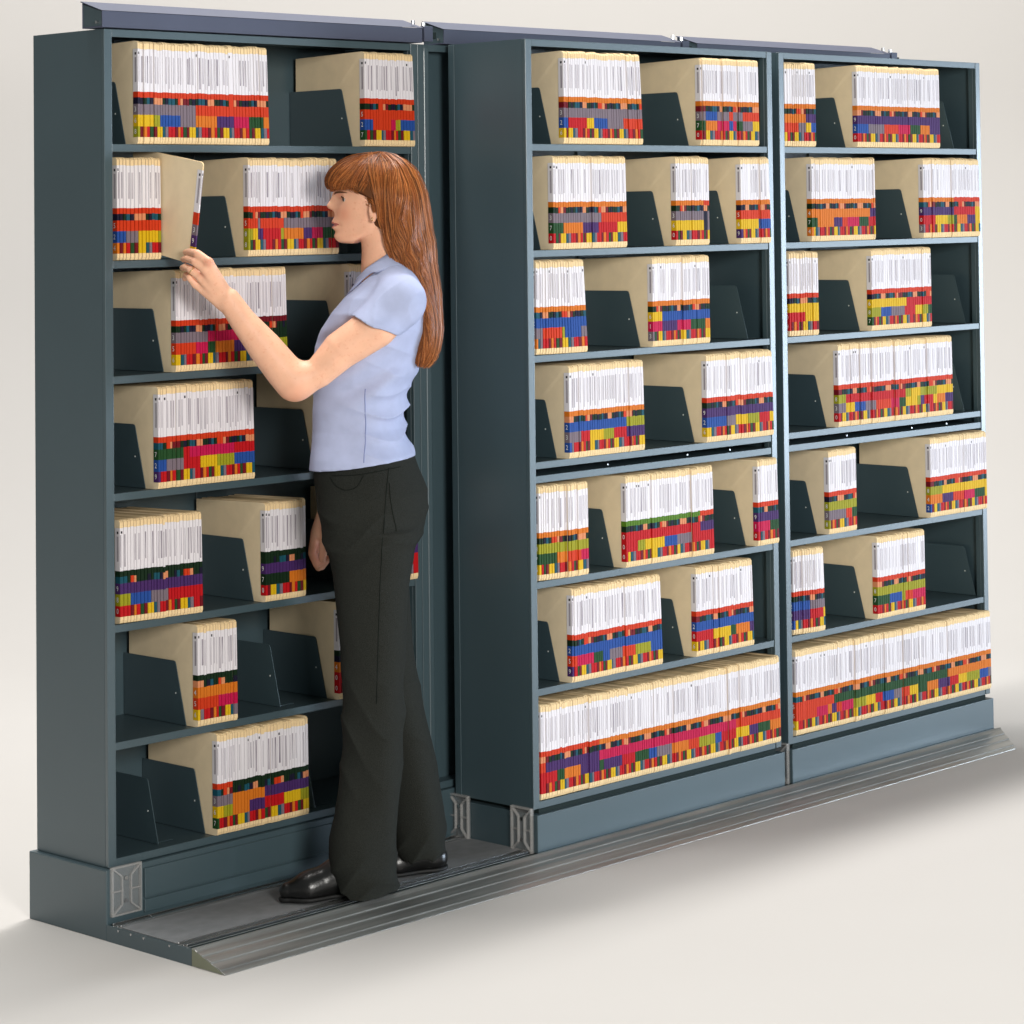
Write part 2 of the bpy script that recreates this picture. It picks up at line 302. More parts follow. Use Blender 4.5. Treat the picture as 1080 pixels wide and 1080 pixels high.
# thin band ; band one ; band two : colour letter and the fraction of the block where it ends
BANDS = {
 'A1a': ('O1', 'G.43 O1', 'Y.12 L.17 B.32 G.43 A.58 P.73 M.83 N.96 A1'), 'A1b': ('O1', 'O1', 'B.14 O.5 M.62 L.76 B1'),
 'A2a': ('O1', 'O1', 'B.2 G.45 Y.95 L1'), 'A2b': ('O1', 'O.13 G.17 O.4 G1', 'L.05 Y.12 P.18 R.38 L.41 A.61 P.73 M.84 N1'),
 'A3a': ('O.6 K1', 'G.28 M.58 F1', 'O.19 M.28 N.35 A.52 P.66 R.74 Y.84 L1'), 'A3b': ('O1', 'G1', 'Y1'),
 'A4a': ('O1', 'N.25 R.3 M.8 R1', 'B.1 G.25 R.42 Y.62 L.8 B1'), 'A4b': ('O1', 'R1', 'M1'),
 'A5a': ('F1', 'P1', 'L.13 B.35 G.57 R1'), 'A5b': ('F1', 'P1', 'F.56 A1'), 'A5c': ('F1', 'P1', 'Y.6 R1'),
 'A6a': ('F1', 'A1', 'O.55 M1'), 'A6b': ('F1', 'A1', 'R1'), 'A7a': ('O.2 F1', 'G.2 A.53 P1', 'Y.1 L.2 A.37 P.53 R.72 Y.9 L1'),
 'B1a': ('A1', 'G1', 'B.07 R.28 Y.38 B.56 G.77 O1'), 'B1b': ('A1', 'G.08 B.25 G.45 O.55 G.71 O1', 'N.08 A.25 M.45 B.52 M.59 N.71 G.9 Y1'),
 'B2a': ('A1', 'G.63 O1', 'N.14 A.4 P.62 R.86 Y1'), 'B2b': ('A.82 O1', 'G.82 D.9 G1', 'Y.8 D.9 G1'), 'B2c': ('A1', 'O1', 'Y.62 B1'),
 'B3a': ('A1', 'B1', 'G.14 O.52 L.58 B.9 G1'), 'B3b': ('A1', 'Y.2 B1', 'M.2 P.45 M.68 N.92 A1'),
 'B4a': ('A1', 'B.76 L1', 'G.16 R.26 Y.45 L.6 R.76 P1'), 'B4b': ('O1', 'P1', 'B.27 G.44 Y.6 L.74 R.94 Y1'),
 'B5a': ('A1', 'L1', 'N.36 A.6 O.86 M1'), 'B5b': ('V.84 O1', 'R.84 P1', 'R.12 L.2 Y.42 B.57 G.75 R1'), 'B5c': ('O1', 'P1', 'M.6 N1'),
 'B6a': ('O1', 'B1', 'O.05 M.24 N.34 B.4 G.56 O.7 L.87 B1'), 'B6b': ('O1', 'B1', 'R.31 Y.58 N.69 A.93 P1'),
 'B7a': ('O.23 A1', 'O.02 P.225 M.8 O1', 'R.06 N.085 A.155 P.23 N.245 P.32 R.375 N.43 B.46 G.52 A.59 O.64 L.71 B.735 R.8 Y.86 P.895 N.955 A1'),
 'C1a': ('A1', 'A.67 P1', 'O.42 G.62 Y.8 B1'), 'C1b': ('A1', 'P1', 'B.12 G.3 O.47 M.61 N.74 A.86 P1'),
 'C2a': ('A1', 'A.91 P1', 'N.1 A.32 P.46 O.57 M.73 N.88 R1'), 'C2b': ('A.5 O1', 'P.5 R.91 Y1', 'R.2 Y.43 L.5 N.58 A.76 P.91 Y1'),
 'C3a': ('O1', 'Y1', 'R.55 Y1'), 'C3b': ('O1', 'Y.57 R1', 'L.15 B.34 G.56 R.74 Y.86 L.93 N1'),
 'C4a': ('O1', 'L.06 R.58 L.62 Y.7 L.85 Y1', 'G.07 Y.14 B.22 G.31 O.43 M.52 N.58 Y.67 L.71 P.73 R.82 Y.85 A.92 P1'),
 'C5a': ('O1', 'L1', 'G.57 O.8 N1'), 'C5b': ('O1', 'L.22 Y1', 'A.22 P.41 O.6 M.79 N.96 Y1'),
 'C6a': ('O1', 'B.5 G1', 'P.48 R.93 Y1'), 'C6b': ('O1', 'L1', 'N.24 B.5 L.61 O.75 M1'),
 'C7a': ('A1', 'O.19 N.76 A1', 'O.1 M.16 A.175 P.2 O.23 M.28 L.34 Y.4 R.43 B.49 G.53 O.57 Y.61 N.66 A.72 P.77 R.82 Y.87 L.93 B.985 G1')}
LEAN = {'A1a': .03, 'A1b': .03, 'B1a': .05, 'B1b': .012, 'B2a': .02, 'B3a': .055, 'C1a': .012, 'C1b': .012, 'A3a': .02, 'B4a': .02, 'B4b': .025, 'A4a': .02, 'A2b': .025,
        'C2b': .02, 'B5c': .03, 'B6a': .035, 'B6b': .03, 'A5a': .015, 'C6a': .03, 'A5b': .0, 'B7a': .02, 'C4a': .015, 'B2c': .03, 'B5b': .02}
ADJ = {'A2a', 'A5a', 'B3a', 'B5a', 'B7a', 'C1a', 'C3a', 'C6a', 'C7a'}      # blocks that start right against the upright
DIG = {'R': '0', 'O': '5', 'A': '4', 'Y': '6', 'L': '8', 'B': '2', 'G': '3', 'P': '9', 'M': '1', 'N': '7', 'F': '7', 'K': '0', 'D': '2', 'V': '4'}
def seq(s):
    out = []
    for t in s.split(): out.append((t[0], float(t[1:])))
    return out
def pick(sq, f):
    for c, e in sq:
        if f <= e + 1e-6: return c
    return sq[-1][0]
CYC = ['Y', 'Y', 'T', 'G', 'R', 'R', 'K', 'A', 'R', 'N', 'K']
MULT = ['F', 'D', 'F', 'T', 'D', 'Q', 'Q', 'F', 'D', 'T', 'F', 'O', 'Q', 'K']
FH = .2413; FD = .283
_dig = {}
def digit_geo(ch):
    if ch not in _dig:
        c = bpy.data.curves.new('t', 'FONT'); c.body = ch; c.size = 1; c.align_x = 'CENTER'; c.align_y = 'CENTER'; c.resolution_u = 2
        o = bpy.data.objects.new('t', c); col.objects.link(o); bpy.context.view_layer.update()
        me = bpy.data.meshes.new_from_object(o.evaluated_get(bpy.context.evaluated_depsgraph_get()))
        _dig[ch] = ([tuple(v.co) for v in me.vertices], [tuple(p.vertices) for p in me.polygons])
        bpy.data.objects.remove(o); bpy.data.curves.remove(c); bpy.data.meshes.remove(me)
    return _dig[ch]
WDIG = mat('white_ink', (.8, .8, .8), .5, .3)
def folder_geo(body, lab, colr, dig, x, t, y, z, lean0, lean1, bands, side, mult, dens, hv):
    """folder at left x, thickness t, spine front at y, base z. lean = dx per metre of height. side: 'L','R' or ''"""
    def X(xx, zz): return xx + (lean0 if xx < x + t / 2 else lean1) * (FH * .5 - (zz - z))
    nt_ = t * .09; h = FH + hv
    # outline (y, z) with a cut lower front corner and softly rounded top front corner
    ol = [(y + FD, z + .0005), (y + FD, z + h - .006), (y + .012, z + h), (y + .004, z + h - .0015), (y, z + h - .006), (y, z + .008), (y + .003, z + .0015), (y + .010, z + .0005)]
    front = {3, 4, 5, 6}
    n = len(ol)
    vs = []
    for sgn in (0, 1):
        for i, (yy, zz) in enumerate(ol):
            ins = nt_ if i in front else 0
            vs.append((X(x + (t - ins if sgn else ins), zz), yy, zz))
    # extra loop so that only the front edge tapers
    body.add(vs, [tuple(range(n))[::-1], tuple(range(n, 2 * n))], CREAM)
    body.add(vs, [(i, (i + 1) % n, n + (i + 1) % n, n + i) for i in range(n)], CREAM2)
    e = .0004
    def strip(mb, z0, z1, m, fx0=0., fx1=1., yy=0):
        xa = x + nt_ + (t - 2 * nt_) * fx0; xb = x + nt_ + (t - 2 * nt_) * fx1
        mb.add([(X(xa, z0), y - e - yy, z0), (X(xb, z0), y - e - yy, z0), (X(xb, z1), y - e - yy, z1), (X(xa, z1), y - e - yy, z1)], [(0, 1, 2, 3)], m)
        if fx0 == 0 and fx1 == 1:      # the label wraps round both edges of the tab
            for (q0, q1) in ((x + .0001, xa), (xb, x + t - .0001)):
                ya_, yb_ = (y + .0035, y - e) if q1 == xa else (y - e, y + .0035)
                mb.add([(X(q0, z0), ya_, z0), (X(q1, z0), yb_, z0), (X(q1, z1), yb_, z1), (X(q0, z1), ya_, z1)], [(0, 1, 2, 3)], m)
        if fx0 == 0 and fx1 == 1 and side == 'L':
            mb.add([(X(x, z0) - e, y + .018, z0), (X(x + nt_, z0) - e, y - e, z0), (X(x + nt_, z1) - e, y - e, z1), (X(x, z1) - e, y + .018, z1)], [(0, 1, 2, 3)], m)
        if fx0 == 0 and fx1 == 1 and side == 'R':
            mb.add([(X(x + t, z0) + e, y + .018, z0), (X(x + t - nt_, z0) + e, y - e, z0), (X(x + t - nt_, z1) + e, y - e, z1), (X(x + t, z1) + e, y + .018, z1)], [(0, 1, 2, 3)], m)
    zz = lambda f: z + h * (1 - f)
    strip(lab, zz(.492), zz(.078), WHITE)
    if dens is not None:
        w0 = random.uniform(.0, .45); strip(lab, zz(random.choice((.40, .41, .455))), zz(.145), PR[dens], w0, min(1, w0 + random.uniform(.3, .6)), .0003)
    if side == 'L' or random.random() < .07: strip(lab, zz(.132), zz(.108), DOT, .25, .75, .0003)
    if side == 'L':
        for (q0, q1, m) in ((.40, .16, PR[2]), (.136, .112, DOT)):
            a0, a1 = (.0045, .0105)
            mkx = lambda yy, zq: X(x + nt_ * (1 - (yy - 0) / .018), zq) - 2 * e
            lab.add([(mkx(a1, zz(q0)), y + a1, zz(q0)), (mkx(a0, zz(q0)), y + a0, zz(q0)), (mkx(a0, zz(q1)), y + a0, zz(q1)), (mkx(a1, zz(q1)), y + a1, zz(q1))], [(0, 1, 2, 3)], m)
    tb, b1, b2, b3 = bands
    strip(colr, zz(.548), zz(.492), CM[tb]); strip(colr, zz(.612), zz(.548), CM[mult]); strip(colr, zz(.715), zz(.612), CM[b1]); strip(colr, zz(.828), zz(.715), CM[b2]); strip(colr, zz(.932), zz(.828), CM[b3])
    if side == 'L' and dig is not None:
        for (f, c, s) in ((.664, b1, .017), (.772, b2, .017), (.88, b3, .017)):
            vs_, fs_ = digit_geo(DIG.get(c, '5')); cy = y + .008; cz = zz(f)
            dig.add([(X(x + nt_ * .5, cz + v[1] * s) - 3 * e - .0004, cy - v[0] * s, cz + v[1] * s) for v in vs_], fs_, WDIG)
ORD = lambda n: {1: 'first', 2: 'second', 3: 'third', 4: 'fourth', 5: 'fifth', 6: 'sixth', 7: 'seventh', 8: 'eighth', 9: 'ninth', 10: 'tenth'}.get(n, str(n) + {1: 'st', 2: 'nd', 3: 'rd'}.get(n % 10 if n % 100 not in (11, 12, 13) else 0, 'th'))
CN = {'Y': 'yellow', 'T': 'teal', 'G': 'grey', 'R': 'red', 'K': 'maroon', 'N': 'green', 'A': 'orange', 'P': 'purple', 'L': 'olive', 'B': 'blue', 'M': 'pink', 'O': 'scarlet'}
jobs = []
for key in BX:
    x0, x1 = BX[key]; u, r = key[0], int(key[1]); nb = sum(1 for k in BX if k[:2] == key[:2])
    pos = {1: ('only',), 2: ('left', 'right'), 3: ('left', 'middle', 'right')}[nb]['abc'.index(key[2])]
    n = max(3, round((x1 - x0) / .0082)); ws = np.random.uniform(.72, 1.28, n); ws = ws / ws.sum() * (x1 - x0)
    tb, b1, b2 = [seq(s) for s in BANDS[key]]
    x = x0; st = random.randrange(10); L = LEAN.get(key, .008); yf = UN[u][1]; jy = 0
    for i in range(n):
        f = (i + .5) / n
        if random.random() < .22: jy = random.uniform(-.0022, .0034)
        yL, yR = ((.004, -.012) if key in ADJ else (-.012, -.012))
        y = yf + yL + (yR - yL) * min(1, f * (1.4 if key in ADJ else 1)) + jy
        lf = lambda q: L * min(1, max(0, (q - .15) / .85)) ** 1.2
        c3 = CYC[(st + i) % 11]
        if i == 0: c3 = {'A1a': 'L', 'A1b': 'N', 'A2a': 'A', 'A2b': 'L', 'A3a': 'Y', 'A4a': 'P', 'A5a': 'R', 'A5b': 'R', 'A6a': 'Y', 'A7a': 'N', 'B1a': 'Y', 'B1b': 'R', 'B2a': 'R', 'B2b': 'R', 'B2c': 'P', 'B3a': 'A',
                         'B3b': 'G', 'B4a': 'B', 'B4b': 'Y', 'B5a': 'Y', 'B5b': 'R', 'B5c': 'R', 'B6a': 'P', 'B6b': 'Y', 'B7a': 'R', 'C1a': 'Y', 'C1b': 'R', 'C2a': 'A', 'C2b': 'G', 'C3a': 'R', 'C3b': 'N',
                         'C4a': 'R', 'C5a': 'L', 'C5b': 'B', 'C6a': 'B', 'C6b': 'R', 'C7a': 'Y'}.get(key, c3)
        dens = random.choices([None, 0, 1, 2], [.3, .34, .24, .12])[0]
        bands = (pick(tb, f), pick(b1, f), pick(b2, f), c3)
        mult = MULT[(st * 3 + (i * 4) // 5) % len(MULT)]
        if bands[0] == 'F' and mult in 'KR': mult = 'F'
        side = 'L' if i == 0 else ('R' if i == n - 1 else '')
        lab = 'manila folder, %s lowest band, %s from left, %s block, %s cabinet %s shelf' % (CN[c3], ORD(i + 1), pos, UN[u][2], ROWN[r])
        if nb == 1: lab = lab.replace('only block', 'single block')
        pr = (0 if i == 0 else 1, {'A': 0, 'B': 1, 'C': 2}[u], 0 if key == 'B7a' else 1, len(jobs))
        jobs.append((pr, (x, ws[i], y, shelf_z(u, r), lf(i / n), lf((i + 1) / n), bands, side, mult, dens, random.gauss(0, .0011)), lab))
        x += ws[i]
jobs.sort(key=lambda j: j[0])
MAXI = 299
GF = 'colour coded file folders on the shelves'
for pr, a, lab in jobs[:MAXI]:
    ox, oy, oz = a[0], a[2], a[3]
    b_, l_, c_, d_ = MB(), MB(), MB(), MB()
    folder_geo(b_, l_, c_, d_, 0, a[1], 0, 0, *a[4:])
    root = b_.build('file_folder', None, (ox, oy, oz)); tag(root, lab, 'file folder', GF)
    l_.build('name_label', root); cl = c_.build('colour_label', root)
    if d_.v: d_.build('digit', cl)
b_, l_, c_, d_ = MB(), MB(), MB(), MB()
for pr, a, lab in jobs[MAXI:]: folder_geo(b_, l_, c_, d_, *a)
root = b_.build('file_folders'); tag(root, 'the many remaining manila folders filling the shelves of the middle and right cabinets', 'file folders', None, 'stuff')
l_.build('name_label', root); c_.build('colour_label', root)

# the folder being pulled out, tilted forward
b_, l_, c_, d_ = MB(), MB(), MB(), MB()
folder_geo(b_, l_, c_, d_, 0, .004, 0, 0, 0, 0, ('O', 'G', 'P', 'Y'), 'L', 'O', 1, 0)
root = b_.build('file_folder', None, (-.8535, .190, 1.5425)); root.rotation_euler = (R_(10), 0, 0)
tag(root, 'manila folder tilted out of the second shelf, its blank side held by the woman', 'file folder', GF)
l_.build('name_label', root); cl = c_.build('colour_label', root); d_.build('digit', cl)

# dividers : one left of every block that leaves its flank open, and the free standing ones
for key, (x0, x1) in BX.items():
    if key in ADJ: continue
    nb = sum(1 for k in BX if k[:2] == key[:2])
    pos = {1: ('only',), 2: ('left', 'right'), 3: ('left', 'middle', 'right')}[nb]['abc'.index(key[2])]
    divider(key[0], int(key[1]), x0 - .0035, 'against the %s folder block' % pos if nb > 1 else 'against the single folder block')
for u, r, x, dsc in (('B', 3, .837, 'standing free right of the folders'), ('C', 1, 1.765, 'standing free right of the folders'), ('C', 3, 1.807, 'standing free right of the folders'),
                     ('C', 4, 1.794, 'standing free right of the folders'), ('C', 6, 1.835, 'standing free right of the folders'), ('A', 7, -.846, 'standing free left of the folders'),
                     ('A', 7, -.40, 'standing free right of the folders'), ('A', 6, -.50, 'standing free between the folder blocks')):
    divider(u, r, x, dsc)

# ------------------------------------------------------------------ person : signed distance shapes meshed with surface nets
RA = Vector((0.6255, -0.7803, 0.0000)); VA = Vector((0.7803, 0.6255, 0.0000))        # figure frame: a runs from her front to her back, b across her body, z up
def l2w(P): return P[:, :1] * np.array(RA) + P[:, 1:2] * np.array(VA) + P[:, 2:3] * np.array([0, 0, 1.])
def cap(a, b, ra, rb):
    a, b = np.array(a, float), np.array(b, float); ab = b - a; L2 = ab @ ab + 1e-12
    def f(p):
        t = np.clip(((p - a) @ ab) / L2, 0, 1); return np.linalg.norm(p - a - t[:, None] * ab, axis=1) - (ra + t * (rb - ra))
    return f
def ell(c, r, rot=0):
    c, r = np.array(c, float), np.array(r, float); cs, sn = math.cos(rot), math.sin(rot)
    def f(p):
        q = p - c
        if rot: q = np.stack([q[:, 0] * cs + q[:, 2] * sn, q[:, 1], -q[:, 0] * sn + q[:, 2] * cs], 1)
        k0 = np.linalg.norm(q / r, axis=1); k1 = np.linalg.norm(q / (r * r), axis=1) + 1e-9; return k0 * (k0 - 1) / k1
    return f
def loft(secs, zlo=None, zhi=None, pw=2.0):
    s = np.array(sorted(secs)); z, ca, ra, cb, rb = s.T
    zlo = z[0] if zlo is None else zlo; zhi = z[-1] if zhi is None else zhi
    def f(p):
        Z = p[:, 2]; A = np.interp(Z, z, ca); RA_ = np.interp(Z, z, ra); B = np.interp(Z, z, cb); RB = np.interp(Z, z, rb)
        u = np.abs((p[:, 0] - A) / RA_); w = np.abs((p[:, 1] - B) / RB); k = (u ** pw + w ** pw) ** (1 / pw) + 1e-9
        g = np.sqrt((u / RA_) ** 2 + (w / RB) ** 2) / k + 1e-9
        d = (k - 1) / g
        return np.maximum(d, np.maximum(zlo - Z, Z - zhi))
    return f
def sm(fs, k):
    def f(p):
        d = fs[0](p)
        for g in fs[1:]:
            e = g(p); h = np.clip(.5 + .5 * (e - d) / k, 0, 1); d = e + (d - e) * h - k * h * (1 - h)
        return d
    return f
def chain(pts, rs, k=None):
    fs = [cap(pts[i], pts[i + 1], rs[i], rs[i + 1]) for i in range(len(pts) - 1)]
    def f(p):
        d = fs[0](p)
        for g in fs[1:]: d = np.minimum(d, g(p))
        return d
    return f
def sdf_mesh(f, lo, hi, h, bs=10):
    lo = np.array(lo, float); hi = np.array(hi, float)
    nb = np.ceil((hi - lo) / (h * bs)).astype(int); n = nb * bs + 1
    Dn = np.full(n, 1., np.float32)
    bc = np.stack(np.meshgrid(*[np.arange(k) for k in nb], indexing='ij'), -1).reshape(-1, 3)
    cen = lo + (bc + .5) * bs * h; dc = f(cen); rad = bs * h * .5 * 1.74 * 1.6 + .004
    act = bc[np.abs(dc) < rad]; ins = bc[dc <= -rad]
    for b in ins: Dn[b[0] * bs:(b[0] + 1) * bs + 1, b[1] * bs:(b[1] + 1) * bs + 1, b[2] * bs:(b[2] + 1) * bs + 1] = -1
    g = np.stack(np.meshgrid(*[np.arange(bs + 1)] * 3, indexing='ij'), -1).reshape(-1, 3)
    for i in range(0, len(act), 150):
        ch = act[i:i + 150]; P = (lo + (ch[:, None, :] * bs + g[None]) * h).reshape(-1, 3); v = f(P).reshape(len(ch), bs + 1, bs + 1, bs + 1)
        for b, vv in zip(ch, v): Dn[b[0] * bs:(b[0] + 1) * bs + 1, b[1] * bs:(b[1] + 1) * bs + 1, b[2] * bs:(b[2] + 1) * bs + 1] = vv
    S = Dn < 0; m = n - 1
    cnt = np.zeros(m, np.int8)
    for dx in (0, 1):
        for dy in (0, 1):
            for dz in (0, 1): cnt += S[dx:m[0] + dx, dy:m[1] + dy, dz:m[2] + dz]
    cells = np.argwhere((cnt > 0) & (cnt < 8)); idx = np.full(m, -1, np.int32); idx[tuple(cells.T)] = np.arange(len(cells))
    acc = np.zeros((len(cells), 3)); num = np.zeros(len(cells)); co = [(x, y, z) for x in (0, 1) for y in (0, 1) for z in (0, 1)]
    val = {c: Dn[cells[:, 0] + c[0], cells[:, 1] + c[1], cells[:, 2] + c[2]] for c in co}
    for c in co:
        for ax in range(3):
            if c[ax] == 0:
                e = list(c); e[ax] = 1; e = tuple(e); va, vb = val[c], val[e]; s = (va < 0) != (vb < 0)
                t = np.where(s, va / np.where(s, va - vb, 1), 0); q = np.repeat(np.array(c, float)[None], len(cells), 0); q[:, ax] = t
                acc[s] += q[s]; num[s] += 1
    verts = lo + (cells + acc / num[:, None]) * h
    faces = []
    for ax in range(3):
        a1, a2 = (ax + 1) % 3, (ax + 2) % 3
        sl = [slice(1, m[k]) for k in range(3)]; sl[ax] = slice(0, m[ax]); sh = list(sl); sh[ax] = slice(1, m[ax] + 1)
        s0 = S[tuple(sl)]; s1 = S[tuple(sh)]; E = np.argwhere(s0 != s1)
        if not len(E): continue
        flip = s0[tuple(E.T)]; off = np.ones(3, int); off[ax] = 0; E = E + off
        def cid(d1, d2):
            q = E.copy(); q[:, a1] -= d1; q[:, a2] -= d2; return idx[tuple(q.T)]
        F = np.stack([cid(1, 1), cid(0, 1), cid(0, 0), cid(1, 0)], 1); F[~flip] = F[~flip][:, ::-1]; faces.append(F)
    return verts, np.concatenate(faces)
def relax(v, F, it, lam=.5):
    n = len(v)
    e = np.concatenate([F[:, [0, 1]], F[:, [1, 2]], F[:, [2, 3]], F[:, [3, 0]]]); e = np.concatenate([e, e[:, ::-1]])
    deg = np.bincount(e[:, 0], minlength=n)[:, None]
    for _ in range(it):
        for l in (lam, -lam * 1.04):
            s = np.stack([np.bincount(e[:, 0], weights=v[e[:, 1], k], minlength=n) for k in range(3)], 1) / deg; v = v + l * (s - v)
    return v
def sdf_obj(name, f, lo, hi, h, mats, parent, it=3, pick_m=None):
    v, F = sdf_mesh(f, lo, hi, h); v = relax(v, F, it)
    me = bpy.data.meshes.new(name); me.from_pydata(l2w(v).tolist(), [], F.tolist())
    for m in mats: me.materials.append(m)
    me.polygons.foreach_set('use_smooth', [True] * len(F))
    if pick_m is not None:
        c = v[F].mean(1); me.polygons.foreach_set('material_index', pick_m(c).astype(int).tolist())
    o = bpy.data.objects.new(name, me); col.objects.link(o); o.parent = parent; return o
def Av(p): return np.array(p, float)

SKIN = mat('skin', (.84, .47, .31), .48, .35, sss=.15, bump=.06, bscale=500, var=.05, vscale=30)
def blush(m, spots, tint):
    nt = m.node_tree; b = nt.nodes['Principled BSDF']; src_ = b.inputs['Base Color'].links[0].from_socket; tc = nt.nodes.new('ShaderNodeTexCoord'); acc = None
    for (c, r, k) in spots:
        W_ = l2w(np.array([c], float))[0]; d = nt.nodes.new('ShaderNodeVectorMath'); d.operation = 'DISTANCE'; d.inputs[1].default_value = W_
        mr = nt.nodes.new('ShaderNodeMapRange'); mr.interpolation_type = 'SMOOTHSTEP'; mr.inputs['From Min'].default_value = 0; mr.inputs['From Max'].default_value = r; mr.inputs['To Min'].default_value = k; mr.inputs['To Max'].default_value = 0
        nt.links.new(tc.outputs['Object'], d.inputs[0]); nt.links.new(d.outputs['Value'], mr.inputs['Value'])
        if acc is None: acc = mr.outputs[0]
        else:
            a = nt.nodes.new('ShaderNodeMath'); a.operation = 'MAXIMUM'; nt.links.new(acc, a.inputs[0]); nt.links.new(mr.outputs[0], a.inputs[1]); acc = a.outputs[0]
    n = nt.nodes.new('ShaderNodeTexNoise'); n.inputs['Scale'].default_value = 140; n.inputs['Detail'].default_value = 3
    fr = nt.nodes.new('ShaderNodeMapRange'); fr.inputs['From Min'].default_value = .58; fr.inputs['From Max'].default_value = .75; fr.inputs['To Max'].default_value = .35
    nt.links.new(tc.outputs['Object'], n.inputs['Vector']); nt.links.new(n.outputs['Fac'], fr.inputs['Value'])
    a = nt.nodes.new('ShaderNodeMath'); a.operation = 'MAXIMUM'; nt.links.new(acc, a.inputs[0]); nt.links.new(fr.outputs[0], a.inputs[1])
    mx = nt.nodes.new('ShaderNodeMix'); mx.data_type = 'RGBA'; mx.inputs['B'].default_value = (*tint, 1)
    nt.links.new(a.outputs[0], mx.inputs['Factor']); nt.links.new(src_, mx.inputs['A']); nt.links.new(mx.outputs['Result'], b.inputs['Base Color'])
blush(SKIN, [((-0.3885, -0.3250, 1.6571), .035, .55), ((-0.4366, -0.2800, 1.6647), .018, .6), ((-0.2852, -0.3550, 1.6577), .03, .6), ((-0.4474, -0.5300, 1.2453), .05, .55), ((-0.6258, -0.6134, 1.5504), .02, .6), ((-0.6551, -0.6027, 1.5682), .014, .5), ((-0.6619, -0.6024, 1.5508), .014, .5),
             ((-0.6433, -0.5993, 1.5242), .02, .5), ((-0.7034, -0.5461, 1.5636), .016, .5), ((-0.5058, -0.1200, 0.8102), .06, .75), ((-0.3988, -0.3100, 1.6986), .02, .45), ((-0.4187, -0.2800, 1.5998), .02, .3), ((-0.3430, -0.3000, 1.5183), .05, .25)], (.66, .235, .145))
LIPS = mat('lip_skin', (.50, .15, .13), .45, .4)
SHIRT = mat('pale_blue_knit', (.40, .44, .62), .85, .15, bump=.25, bscale=700, var=.04, vscale=40)
TROUS = mat('charcoal_denim', (.020, .0215, .0185), .9, .12, bump=.6, bscale=600, var=.38, vscale=520)
SHOE = mat('black_leather', (.006, .006, .006), .30, .5, bump=.25, bscale=160)
SOLE = mat('black_rubber_sole', (.008, .008, .008), .6, .4)
GOLD = mat('gold', (.75, .55, .28), .25, .5, 1)
EYEW = mat('eye_white', (.46, .41, .38), .25, .5); IRIS = mat('iris', (.045, .045, .03), .2, .5); PUP = mat('pupil', (.01, .01, .01), .1, .5)


BH = -.28                                                   # mid plane of head and trunk
pl = lambda L: np.array(L, float)
# --- head: profile height field + skull
PR_ = pl([(-0.3917, -0.2800, 1.7794), (-0.4080, -0.2800, 1.7612), (-0.4151, -0.2800, 1.7382), (-0.4176, -0.2800, 1.7198), (-0.4189, -0.2800, 1.7083), (-0.4144, -0.2800, 1.6966), (-0.4110, -0.2800, 1.6827), (-0.4124, -0.2800, 1.6597), (-0.4206, -0.2800, 1.6471), (-0.4253, -0.2800, 1.6368), (-0.4200, -0.2800, 1.6291), (-0.4231, -0.2800, 1.6218), (-0.4162, -0.2800, 1.6124), (-0.4210, -0.2800, 1.6021), (-0.4164, -0.2800, 1.5905), (-0.4027, -0.2800, 1.5822), (-0.3750, -0.2800, 1.5760)])[::-1]
NZ = pl([(-1.2330, -0.2800, 1.7175), (-1.2307, -0.2800, 1.7106), (-1.2239, -0.2800, 1.7000), (-1.2147, -0.2800, 1.6884), (-1.2064, -0.2800, 1.6790), (-1.2090, -0.2800, 1.6709), (-1.2240, -0.2800, 1.6631), (-1.2333, -0.2800, 1.6575)])[::-1]
nose_v = np.array([0, 1, 4, 8, 11.6, 10.5, 4, 0])[::-1] / 434.; nose_z = NZ[:, 2]
nose_w = np.array([.006, .007, .0085, .011, .0145, .0155, .015, .012])[::-1]
zeye = 1.6927; zl = 1.6299; zchin = 1.5998
def face(p):
    y = np.abs(p[:, 1] - BH); Z = p[:, 2]; base = np.interp(Z, PR_[:, 2], PR_[:, 0])
    smooth_ = np.interp(Z, [PR_[0, 2], 1.5904, 1.6505, 1.7151, 1.7658], [PR_[0, 0], -0.4072, -0.4136, -0.4154, -0.4057])
    base = smooth_ + (base - smooth_) * np.exp(-(y / .026) ** 2)
    rec = 14 * y ** 2 + 2500 * y ** 4
    lowf = np.clip((zl + .012 - Z) / .03, 0, 1); rec = rec * (1 + .5 * lowf)
    a = base + rec - np.interp(Z, nose_z, nose_v) * np.exp(-(y / np.interp(Z, nose_z, nose_w)) ** 2)
    a = a - .0045 * np.exp(-((y - .012) / .006) ** 2 - ((Z - 1.6587) / .006) ** 2)       # nostril wing
    a = a + .0075 * np.exp(-((y - .030) / .015) ** 2 - ((Z - zeye) / .011) ** 2)                        # eye socket
    a = a - .0035 * np.exp(-((y - .034) / .016) ** 2 - ((Z - zeye + .030) / .014) ** 2)                 # cheek
    a = a + .0030 * np.exp(-((y - .024) / .006) ** 2 - ((Z - zl) / .007) ** 2)                           # mouth corner
    a = a - .0022 * np.exp(-(y / .02) ** 4 - ((Z - zl - .0042) / .0035) ** 2) - .0028 * np.exp(-(y / .017) ** 4 - ((Z - zl + .0055) / .0038) ** 2) + .003 * np.exp(-(y / .021) ** 4 - ((Z - zl) / .0013) ** 2)
    return (a - p[:, 0]) * .8
fl = loft([(1.7536, -0.3700, 0.0889, -0.2800, 0.0450), (1.7328, -0.3702, 0.0889, -0.2800, 0.0660), (1.6959, -0.3705, 0.0889, -0.2800, 0.0715), (1.6567, -0.3708, 0.0889, -0.2800, 0.0680), (1.6221, -0.3735, 0.0866, -0.2800, 0.0580), (1.5945, -0.3795, 0.0808, -0.2800, 0.0450), (1.5786, -0.3912, 0.0692, -0.2800, 0.0300)], pw=3.2)
